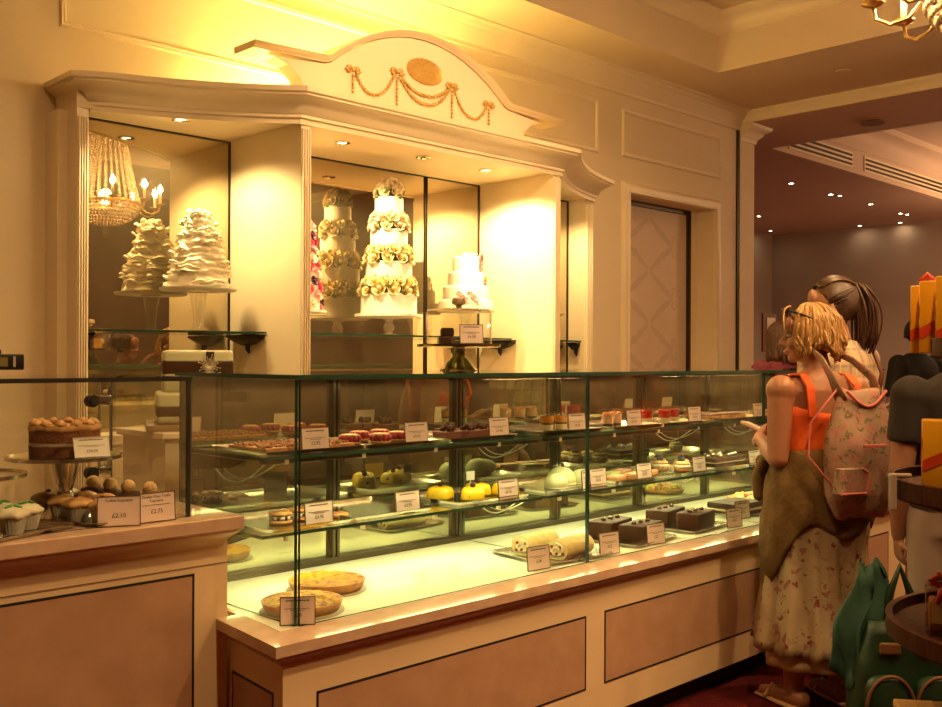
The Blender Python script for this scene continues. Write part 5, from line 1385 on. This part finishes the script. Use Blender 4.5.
# --- generic dressed figure
def dressed(label, loc, rz, H, J, skin, top, bottom, hair_m, style, sleeve=.55, seed=1, voxel=.0065, top_name='shirt', grp=None):
    W = thing('person', label, 'person', loc, rz); s = H/1.65
    W.scale = (s, s, s)
    me, Mh = body('body', J, skin, voxel); link('body', me, W); face_parts(W, Mh)
    # shirt
    mb = MB()
    T = [(z, rx+.014, ry+.014, cx, cy) for z, rx, ry, cx, cy in J['torso'] if z >= .88]
    T[0] = (T[0][0], T[0][1]+.008, T[0][2]+.008, T[0][3], T[0][4])
    mb.loft(torso_rings(T[:-1] + [(1.40, .078, .066, 0, -.012)]))
    for k in 'LR':
        sh, el, wr = [V(q) for q in J['arm'+k]]
        mb.ball(sh, (.078,)*3, 14, 10); e = sh.lerp(el, sleeve*1.0)
        mb.tube([sh, sh.lerp(e, .5), e], [.074, .070, .066], 16)
    me = remeshed(mb, top_name, .011, top, 4); link(top_name, me, W)
    mb = MB(); mb.loft(torso_rings([(z, rx+.010, ry+.010, cx, cy) for z, rx, ry, cx, cy in J['torso'] if z <= 1.01]))
    for k in 'LR':
        hp, kn, an, toe = [V(q) for q in J['leg'+k]]
        mb.limb([hp+V((0, 0, .03)), hp.lerp(kn, .5), kn], [.108, .092, .074], 16); mb.tube([kn, kn.lerp(an, .5), an+V((0, 0, -.03))], [.074, .070, .066], 16)
    me = remeshed(mb, 'trousers', .012, bottom, 4); link('trousers', me, W)
    for k in 'LR':
        hp, kn, an, toe = [V(q) for q in J['leg'+k]]
        f = (toe-an); f.z = 0; f.normalize(); mb = MB(); mb.limb([V((an.x, an.y, .045))-f*.04, V((an.x, an.y, .05))+f*.06, V((an.x, an.y, .032))+f*.17], [.046, .046, .032], 12); obj('shoe', mb, BLACK, W, True)
    mb = MB(); hair_cap(mb, Mh, 1.0)
    if style == 'pony':
        rnd = random.Random(seed); e1 = V((0, -.80, .42)).normalized()
        for q in range(230):
            a = rnd.uniform(0, 2*PI); el = rnd.uniform(-.95, .1) if math.sin(a) < .35 else rnd.uniform(.55, .95)
            d0 = V((math.cos(el)*math.cos(a), math.cos(el)*math.sin(a), math.sin(el))); pts = []
            for k in range(9):
                d = d0.slerp(e1, k/8); pts.append(Mh @ V((.087*d.x, -.014+.105*d.y, .022+.108*d.z)))
            mb.tube(pts, [.0065*(.6+.4*k/8) for k in range(9)], 5)
        for q in range(70):
            rnd = random.Random(seed*100+q); o = V((rnd.gauss(0, .014), rnd.gauss(0, .012), rnd.gauss(0, .012))); pts = []
            for k in range(11):
                t = k/10; pts.append(Mh @ (V((0, -.100-.028*math.sin(t*2.6), .080-.26*t+.02*math.sin(t*3.1))) + o*(1+.9*math.sin(t*2.6))))
            mb.tube(pts, [.007*(1-.6*k/10) for k in range(11)], 5)
    elif style == 'long': strands(mb, Mh, 420, lambda a: .28, seed, .007, .03, wave=.012, face_gap=.75)
    else: strands(mb, Mh, 300, lambda a: .05, seed, .006, wave=.003, face_gap=.75)
    obj('hair', mb, hair_m, W, True)
    return W, Mh
TT = [(.80, .168, .125, 0, -.01), (.90, .172, .128, 0, -.012), (1.0, .152, .112, 0, -.005), (1.08, .148, .106, 0, 0), (1.16, .158, .112, 0, 0), (1.24, .172, .114, 0, 0), (1.31, .176, .100, 0, -.01), (1.355, .138, .078, 0, -.015), (1.39, .070, .060, 0, -.012)]
LEGS = dict(legL=((-.09, 0, .84), (-.10, .015, .45), (-.11, -.01, .085), (-.14, .2, 0)), legR=((.09, 0, .84), (.10, .01, .45), (.11, -.02, .085), (.14, .2, 0)))
BRN = pm('dark brown hair', (.085, .035, .016), (.045, .018, .009), 30, rough=.4, stretch=(3, 3, .5))
PLAID = plaid('checked shirt cloth', (.52, .41, .29), [(0, 13, .2, .16, (.26, .20, .20)), (2, 14, 0, .14, (.30, .24, .22)), (0, 26, .6, .14, (.62, .32, .16)), (2, 28, .5, .14, (.64, .34, .18)), (0, 13, .75, .08, (.70, .60, .3))])
J2 = dict(torso=TT, neck=[(0, -.015, 1.35), (0, .0, 1.42), (0, .010, 1.47)], head=(0, .025, 1.545), yaw=.55, pitch=-.05,
          armL=((-.185, -.012, 1.312), (-.225, .0, 1.04), (-.16, .08, .84)), armR=((.190, -.012, 1.312), (.245, -.03, 1.04), (.22, .07, .83)), **LEGS)
W2, Mh2 = dressed('dark haired woman with a ponytail and a checked shirt behind the woman in orange', (4.38, 2.08, 0), math.radians(-4), 1.755, J2, SKIN2, PLAID, pm('black trouser cloth', (.02, .017, .016), rough=.9), BRN, 'pony', .62, 5)
hbg = thing('handbag', 'lime green bag on a brown strap, carried by the woman in checks', 'bag', (4.38, 2.08, 0), math.radians(-4))
LIME = pm('lime green leather', (.32, .42, .06), rough=.5); STR = pm('brown leather strap', (.13, .04, .02), rough=.4)
mb = MB(); mb.loft([[(.21+x*(1-.2*t), -.175+y*(1-.3*t), .88+.28*t) for x, y, _ in rrect(.24, .11, .04)] for t in (0, .15, .5, .85, 1)]); obj('bag_body', mb, LIME, hbg, 50)
mb = MB(); mb.tube([(.10, -.14, 1.22), (.125, -.15, 1.34), (.130, -.10, 1.46), (.132, -.02, 1.475), (.13, .08, 1.42), (.14, .13, 1.32), (.20, .10, 1.18), (.25, -.02, 1.14), (.27, -.12, 1.20)], .011, 8); obj('strap', mb, STR, hbg, True)
J3 = dict(torso=TT, neck=[(0, -.015, 1.35), (0, .0, 1.42), (0, .010, 1.47)], head=(0, .025, 1.545), yaw=.2, pitch=-.1,
          armL=((-.185, -.012, 1.312), (-.222, -.01, 1.03), (-.205, .06, .785)), armR=((.190, -.012, 1.312), (.245, -.01, 1.04), (.20, .12, .86)),
          handL=((.10, .10, -1), (.9, .1, 0), 1.1, 1), **LEGS)
TEE = pm('charcoal brown tee', (.030, .022, .019), rough=.9)
W3, Mh3 = dressed('person in charcoal tee and mauve trousers, head hidden behind the yellow boxes', (3.795, 1.335, 0), math.radians(-48), 1.60, J3, SKIN2, TEE, pm('pale mauve trousers', (.34, .25, .21), rough=.85), BRN, 'short', .62, 9)
mb = MB(); rows = [ell(.955, .185, .140, 0, -.008, 40), ell(.985, .180, .136, 0, -.006, 40)]
shell_loft('belt', rows, BLACK, W3, .008)
# green bags
GRB = pm('green nylon', (.004, .020, .007), (.007, .032, .010), 12, rough=.45, bump=.2, bscale=30); TAN = pm('tan bag trim', (.13, .055, .016), rough=.6); TEAL = pm('teal green cloth', (.014, .060, .036), (.010, .045, .028), 10, rough=.8)
gb = thing('backpack', 'dark green backpack with tan trimmed pockets below the hand of the charcoal tee person', 'bag', (3.47, 1.42, .02), math.radians(-48)); gb.scale = (1, 1, 1.12)
rows = []
for k in range(13):
    t = k/12; z = .44*t; q = math.sin(PI*(.18+.64*t))**.5
    rows.append([((abs(math.cos(a))**.6)*math.copysign(1, math.cos(a))*.185*q*(1-.18*t)*(1+.02*math.sin(z*50+a*5)), (abs(math.sin(a))**.6)*math.copysign(1, math.sin(a))*.10*q*(1+.05*math.sin(z*30+a*3)), z) for a in [2*PI*i/44 for i in range(44)]])
mb = MB(); mb.loft(rows); obj('bag_body', mb, GRB, gb, True)
for xo in (-.075, .085):
    mb = MB(); mb.loft([[(xo+p[0]*s_, -.10-.035*t, .20+p[1]*s_) for p in rrect(.15, .19, .05)] for t, s_ in ((0, 1), (.7, .97), (1, .85))]); pq = obj('front_pocket', mb, GRB, gb, 60)
    mb = MB(); mb.tube([(xo+.078*math.cos(a), -.137, .20+.10*math.sin(a)) for a in [PI*k/16 for k in range(17)]] , .006, 6); obj('zip_trim', mb, TAN, pq, True)
for q in ((-.10, -.03), (.03, .09)):
    mb = MB(); mb.box(q[0], q[1], -.105, -.09, .355, .39, .006); obj('leather_tab', mb, TAN, gb)
mb = MB(); mb.tube([(-.05, 0, .43), (-.03, .005, .52), (.0, .0, .60), (.035, .0, .52), (.05, 0, .43)], .014, 8); obj('carry_loop', mb, GRB, gb, True)
tj = MB(); rows = []
for k in range(12):
    t = k/11; z = .26-.38*t
    rows.append([((.035+.070*t**.7)*(1+.22*math.sin(a*4+t*4)+.10*math.sin(a*9-t*5))*math.cos(a)-.03*t+.015*math.sin(t*9), (.035+.045*t)*(1+.25*math.sin(a*5+t*2)+.1*math.sin(a*11))*math.sin(a), z+.03*math.sin(a*3)) for a in [2*PI*i/40 for i in range(40)]])
tj.loft(rows); o = obj('rolled_jacket', tj, TEAL, None, True); tag(o, 'teal green jacket draped from the hand above the green backpack', 'jacket'); o.location = (3.45, 1.515, .42); o.rotation_euler = (0, 0, -.6)

# far shoppers
J4 = dict(J3); J4 = {**J3, 'yaw': .3}
dressed('person in a maroon top with long brown hair beyond the end of the case', (6.75, 3.62, 0), math.radians(-25), 1.66, {**J2, 'yaw': .2}, SKIN2, pm('maroon top', (.16, .025, .04), rough=.9), pm('dark denim', (.03, .03, .04), rough=.9), pm('long brown hair', (.12, .05, .025), (.07, .03, .015), 30, rough=.5, stretch=(3, 3, .5)), 'long', .5, 11, .009)
dressed('person in black standing far off by the mauve wall beside the yellow boxes', (8.4, 3.30, 0), math.radians(160), 1.72, {**J3, 'yaw': 0, 'handL': None} if False else {**J2, 'yaw': .1}, SKIN2, pm('black top', (.012, .010, .010), rough=.9), pm('black trouser cloth', (.02, .017, .016), rough=.9), pm('black hair', (.02, .012, .008), rough=.5), 'short', .95, 13, .009)
# small framed notice on the far wall side
fr = thing('framed_notice', 'small wooden framed notice beyond the end of the case behind the person in maroon', 'framed notice', (9.2, 5.05, 1.25))
mb = MB(); mb.box(9.02, 9.28, 5.04, 5.06, 1.48, 1.86); obj('frame', mb, pm('brown wood frame', (.20, .08, .03), rough=.5), fr, world=True)
mb = MB(); mb.box(9.09, 9.25, 5.034, 5.04, 1.52, 1.82); obj('paper', mb, CARDW, fr, world=True)
mb = MB(); mb.cyl((9.15, 5.05, 0), (9.15, 5.05, 1.48), .02); mb.lathe([(.16, 0), (.16, .012), (.02, .03)], (9.15, 5.05, 0), 24); obj('post', mb, DARKM, fr, 40, world=True)

# ------------------------------------------------------------------ tiered wooden stand at the right
SX, SYY = 2.34, .60
WOODT = pm('dark tray wood', (.085, .028, .012), (.05, .017, .008), 18, rough=.6, spec=.1, stretch=(1, 6, 1), detail=6)
ts = thing('tiered_stand', 'round dark wooden tiered display stand at the right edge of the picture', 'display stand', (SX, SYY, 0))
for z, r in ((.50, .40), (.83, .36), (1.13, .36), (1.425, .27)):
    mb = MB(); mb.lathe([(.001, z-.022), (r-.01, z-.022), (r, z-.015), (r, z+.022), (r-.014, z+.022), (r-.016, z), (.001, z)], seg=80); part('round_tray', mb, WOODT, ts, 40).data.transform(Matrix.Translation((SX, SYY, 0)))
mb = MB(); mb.cyl((0, 0, .02), (0, 0, 1.43), .035, seg=20); mb.lathe([(.30, 0), (.30, .03), (.05, .06), (.001, .06)], seg=40); obj('post', mb, WOODT, ts, 40)
mb = MB(); mb.box(-.30, -.286, .10, .115, 1.09, 1.165, .003); mb.box(-.30, -.255, .10, .115, 1.158, 1.166, .003)
mb.xf(Matrix.Translation((SX, SYY, 0)) @ Matrix.Rotation(-.80, 4, 'Z') @ Matrix.Translation((-.078, -.105, 0)))
tag(obj('ticket_clip', mb, pm('clear grey plastic', (.55, .45, .38), rough=.2)), 'pale plastic ticket clip on the rim of the upper wooden tray', 'clip')
BOXY = pm('yellow gift box', (.84, .40, .012), rough=.35); REDS = pm('red orange ribbon', (.62, .06, .015), rough=.4)
def gift(loc, rz, w, d, h, label, sz=(.22, .55), face='l'):
    t = thing('gift_box', label, 'gift box', loc, rz, 'yellow gift boxes with a red band')
    mb = MB(); mb.box(-w/2, w/2, -d/2, d/2, 0, h, .003); obj('carton', mb, BOXY, t, 40)
    e = .0012
    mb = MB()
    for y in (-d/2-e, d/2+e): 
        a, b = h*sz[0], h*sz[1]; th = h*.16
        vs = [(-w/2, y, a), (w/2, y, b), (w/2, y, b+th), (-w/2, y, a+th)]; n_ = [mb.bm.verts.new(v) for v in vs]; m_ = [mb.bm.verts.new((v[0], v[1]*(1+.002), v[2])) for v in vs]
        mb.loft([[v.co[:] for v in n_], [v.co[:] for v in m_]])
        for v in n_+m_: mb.bm.verts.remove(v)
    for x in (-w/2-e, w/2+e):
        a, b = h*sz[0], h*sz[1]; th = h*.16
        vs = [(x, d/2, a), (x, -d/2, b), (x, -d/2, b+th), (x, d/2, a+th)] if x < 0 else [(x, -d/2, a), (x, d/2, b), (x, d/2, b+th), (x, -d/2, a+th)]
        mb.loft([vs, [(v[0]*1.002, v[1], v[2]) for v in vs]])
    obj('ribbon', mb, REDS, t); return t
gift((2.335, .885, 1.4165), -1.20, .09, .05, .152, 'yellow red-banded gift box on the top tray, leftmost of three', (.18, .46))
gift((2.278, .843, 1.4165), -1.20, .09, .05, .157, 'yellow red-banded gift box on the top tray, middle of three', (.18, .52))
gift((2.229, .790, 1.4165), -1.20, .09, .05, .162, 'yellow red-banded gift box on the top tray, rightmost of three', (.12, .46))
mb = MB(); mb.limb([(0, 0, 0), (-.012, 0, .012), (0, 0, .026), (.012, 0, .012), (0, 0, 0)], [.005, .009, .006, .009, .005], 8)
o = obj('bow', mb, REDS, bpy.data.objects['gift_box'], True, loc=(-.01, 0, .152))
gift((2.154, .783, 1.1315), -1.18, .10, .08, .146, 'yellow gift box with a red band alone on the upper wooden tray', (.28, .62))
jr = thing('sweet_jar', 'clear square jar with an orange ribbon bow on the lower wooden tray', 'jar', (2.187, .793, .8315), -1.18)
mb = MB(); mb.box(-.045, .045, -.035, .035, 0, .095, .006); obj('jar_body', mb, glassy('jar plastic', (.80, .66, .55), 1.4), jr, 40)
mb = MB(); mb.box(-.038, .038, -.028, .028, .004, .07, .006); obj('sweets', mb, pm('toffee sweets', (.40, .18, .07), (.60, .34, .16), 60, rough=.5, bump=.6), jr, 40)
mb = MB(); mb.box(-.034, .040, -.0365, -.0355, .025, .078); obj('paper_label', mb, pm('cream label', (.80, .62, .32), rough=.6), jr)
mb = MB(); mb.box(-.03, .03, -.024, .024, .095, .115, .006); obj('lid', mb, STEEL, jr, 40)
mb = MB()
for s in (-1, 1):
    mb.tube([(0, -.02, .112), (s*.022, -.03, .126), (s*.034, -.026, .112), (s*.018, -.028, .103), (0, -.02, .112)], [.004, .008, .008, .006, .004], 8); mb.tube([(0, -.022, .112), (s*.016, -.036, .09), (s*.024, -.042, .066)], [.004, .007, .004], 6)
mb.ball((0, -.024, .112), .008, 8, 6); mb.tube([(-.034, -.026, .104), (.034, -.026, .104), (.034, .026, .104), (-.034, .026, .104)], .004, 6, True); obj('ribbon_bow', mb, REDS, jr, True)
wb = thing('wooden_box', 'ochre wooden box lid on the lowest tray at the bottom right corner', 'box', (2.175, .80, .5015), -.95)
mb = MB(); mb.box(-.08, .08, -.06, .06, 0, .15, .004); obj('carton', mb, pm('ochre board', (.50, .27, .08), (.42, .22, .06), 10, rough=.6), wb, 40); mb = MB(); mb.box(-.084, .084, -.064, .064, .15, .168, .004); obj('lid', mb, pm('ochre lid', (.55, .31, .10), rough=.6), wb, 40)

# ------------------------------------------------------------------ chandelier
HX, HY = 3.72, 1.153
ch = thing('chandelier', 'crystal bead chandelier with brass candle arms hanging before the counter', 'chandelier', (HX, HY, 2.42))
BEAD = pm('crystal bead', (.55, .44, .28), rough=.06, spec=1.0, coat=.6)
GLOW = emit('lamp inside', (1, .62, .28), 14)
def cpart(name, mb, m, par=ch, smooth=True):
    o = obj(name, mb, m, par, smooth); o.data.transform(Matrix.Translation((0, 0, -2.4))); return o
mb = MB(); mb.lathe([(.265, 2.655), (.28, 2.655), (.285, 2.67), (.28, 2.685), (.265, 2.685)], seg=56, cap=False); cpart('hoop', mb, BRASS, smooth=40)
mb = MB(); mb.lathe([(.06, 3.66), (.11, 3.66), (.115, 3.69), (.06, 3.70)], seg=32); mb.cyl((0, 0, 3.6), (0, 0, 4.04), .012); mb.lathe([(.07, 4.0), (.07, 4.035), (.001, 4.038)], seg=24); cpart('crown_rod', mb, BRASS, smooth=40)
mb = MB(); n = 46
for k in range(n):
    t = k/(n-1); mb.ball((.105+.165*t**1.5, 0, 3.66-.98*t), (.0115,)*3, 7, 5)
s0 = cpart('bead_strand', mb, BEAD)
for k in range(1, 28):
    c = s0.copy(); COL.objects.link(c); c.parent = ch; c.rotation_euler = (0, 0, 2*PI*k/28)
for i in range(8):
    t = i/7; r = .27*math.cos(t*1.40); z = 2.65-.155*math.sin(t*1.5); mb = MB(); n = max(6, int(2*PI*r/.027))
    for k in range(n): mb.ball((r*math.cos(2*PI*k/n+i), r*math.sin(2*PI*k/n+i), z), (.0125, .0125, .0145), 7, 5)
    cpart('basket_ring', mb, BEAD)
mb = MB(); mb.lathe([(.001, 0), (.02, .008), (.033, .03), (.034, .05), (.02, .075), (.006, .09), (.004, .12)], (0, 0, 2.38), 20); cpart('pendant', mb, CRYST)
mb = MB(); mb.ball((0, 0, 2.72), (.05, .05, .07), 14, 10); cpart('inner_lamp', mb, GLOW)
BULB = emit('candle bulb', (1, .72, .36), 110)
IVC = pm('ivory candle tube', (.8, .66, .42), rough=.5)
mb = MB(); mb.tube([(.27, 0, 2.66), (.32, 0, 2.60), (.38, 0, 2.585), (.43, 0, 2.61), (.44, 0, 2.66)], .007, 8); mb.lathe([(.012, 2.655), (.04, 2.668), (.042, 2.675), (.001, 2.672)], (.44, 0, 0), 16); a0 = cpart('arm', mb, BRASS)
mb = MB(); mb.cyl((.44, 0, 2.67), (.44, 0, 2.765), .012); cc = cpart('candle', mb, IVC, a0)
mb = MB(); mb.lathe([(.001, 2.765), (.012, 2.775), (.017, 2.792), (.010, 2.815), (.001, 2.835)], (.44, 0, 0), 12); bb = cpart('bulb', mb, BULB, a0)
for k in range(1, 10):
    c = a0.copy(); COL.objects.link(c); c.parent = ch; c.rotation_euler = (0, 0, 2*PI*k/10+.2*0)
    for s_ in (cc, bb): d = s_.copy(); COL.objects.link(d); d.parent = c
# far room and room downlights
FLAMP = emit('downlight face', (1, .82, .55), 40)
FD = [(11.08, 5.83), (12.16, 5.86), (12.32, 5.82), (13.3, 5.85), (14.42, 5.91), (14.58, 5.88), (15.30, 6.9), (15.36, 6.3), (14.9, 8.2), (13.29, 7.5)]
def downlight(x, y, z, label, lamp=FLAMP, r=.032, grp='ceiling downlights'):
    t = thing('ceiling_downlight', label, 'downlight', (x, y, z), 0, grp)
    mb = MB(); mb.lathe([(r, 0), (r*1.35, 0), (r*1.4, -.006), (r, -.010)], seg=24, cap=False); obj('ring', mb, STEEL, t, 40)
    mb = MB(); mb.lathe([(.001, -.004), (r, -.004), (r, -.001)], seg=20); obj('lamp_face', mb, lamp, t)
    return t
for i, (x, y) in enumerate(FD):
    downlight(x, y, FZ, ('lit downlight in the mauve ceiling nearest the pilaster' if i == 0 else 'lit downlight in the row across the mauve ceiling' if i < 8 else 'lit downlight by the corner of the far walls' if i == 8 else 'lit downlight on the mauve ceiling low beside the pilaster'), grp='ceiling downlights' if i not in (0, 8, 9) else 'single downlights')
downlight(12.9, 3.2, FZ+.55, 'bright downlight inside the ceiling recess at the picture edge', r=.07)
mb = MB(); mb.box(8.9, 10.3, 6.1, 6.3, FZ-.006, FZ); tag(obj('ceiling_grille', mb, pm('dark grille', (.16, .11, .08), rough=.8)), 'dark ceiling grille strip beyond the pilaster', 'air grille')

# ------------------------------------------------------------------ lights
def light(kind, loc, e, col, name='lamp', tgt=None, **kw):
    d = bpy.data.lights.new(name, kind); d.energy = e; d.color = col
    for k, v in kw.items(): setattr(d, k, v)
    o = bpy.data.objects.new(name, d); COL.objects.link(o); o.location = loc
    if tgt is not None: o.rotation_euler = (V(tgt)-V(loc)).to_track_quat('-Z', 'Y').to_euler()
    return o
WARM = (1, .615, .26); WARMER = (1, .58, .25); GRN_W = (1, .92, .42)
for i, (x, y) in enumerate(HL):
    light('SPOT', (x, y, SZ-.02), (26, 36, .5, 46, 19)[i], (1, .72, .31), 'soffit_spot', (x, y+.06, 1.5), spot_size=2.6, spot_blend=.45, shadow_soft_size=.03)
for a, b in zip(posts, posts[1:]):
    light('AREA', ((a+b)/2, SY0+.028, 1.074), 1.5, GRN_W, 'shelf_tube', ((a+b)/2, SY0+.028, 0), shape='RECTANGLE', size=1.18, size_y=.022)
    light('AREA', ((a+b)/2, SY0+.20, .8385), 2.3, GRN_W, 'shelf_tube', ((a+b)/2, SY0+.20, 0), shape='RECTANGLE', size=1.18, size_y=.03)
    light('AREA', ((a+b)/2, GY1-.06, GZ1-.04), 1.0, WARM, 'top_tube', ((a+b)/2, GY1-.16, 0), shape='RECTANGLE', size=1.18, size_y=.02)
light('AREA', (3.5, 4.56, 2.72), 9.5, (1, .77, .20), 'cornice_strip', (3.5, 4.56, 4.0), shape='RECTANGLE', size=1.1, size_y=.05)
light('POINT', (HX, HY, 2.74), 30, WARM, 'chandelier_glow', shadow_soft_size=.03)
for k in range(0, 10, 2): light('POINT', (HX+.44*math.cos(.628*k), HY+.44*math.sin(.628*k), 2.82), 50, WARM, 'candle_light', shadow_soft_size=.018)
for x, y, e in ((1.2, .2, 60), (3.2, -.6, 60), (5.3, .6, 60), (5.6, 2.8, 34), (1.0, 2.6, 30)):
    light('SPOT', (x, y, CT-.03), e*1.45, WARM, 'coffer_spot', (x+.1, y+.4, 0), spot_size=2.2, spot_blend=.8, shadow_soft_size=.06)
light('SPOT', (2.9, 1.5, CT-.03), 150, WARM, 'display_fill_spot', (3.7, 4.1, 2.3), spot_size=.85, spot_blend=.7, shadow_soft_size=.05)  # unseen spot added to brighten the pediment and display front
for x, y in FD[:4:3] + [(10.0, 3.0), (12.5, 2.0), (14.0, 7.2)]:
    light('SPOT', (x, y, FZ-.03), 34, (1, .66, .40), 'far_spot', (x, y, 0), spot_size=2.0, spot_blend=.8, shadow_soft_size=.05)
for x, y in ((11.6, 1.2), (13.6, 3.6)): light('POINT', (x, y, 2.95), 42, (1, .58, .30), 'next_room_fill', shadow_soft_size=.15)  # unseen point lights added to brighten the next room
light('SPOT', (13.3, 7.9, FZ-.03), 40, (1, .78, .55), 'far_spot', (13.6, 8.5, 1.8), spot_size=1.2, spot_blend=.6, shadow_soft_size=.04)

w = bpy.data.worlds.new('world'); SC.world = w; w.use_nodes = True
w.node_tree.nodes['Background'].inputs[0].default_value = (.02, .013, .008, 1)
SC.view_settings.view_transform = 'Standard'; SC.view_settings.look = 'None'; SC.view_settings.gamma = 1; SC.view_settings.use_curve_mapping = False
SC.view_settings.exposure = 1.5
cy = SC.cycles
cy.use_denoising = True; cy.max_bounces = 10; cy.diffuse_bounces = 4; cy.glossy_bounces = 6; cy.transparent_max_bounces = 40; cy.transmission_bounces = 6
cy.caustics_reflective = False; cy.caustics_refractive = False; cy.sample_clamp_indirect = 4.0; cy.sample_clamp_direct = 0
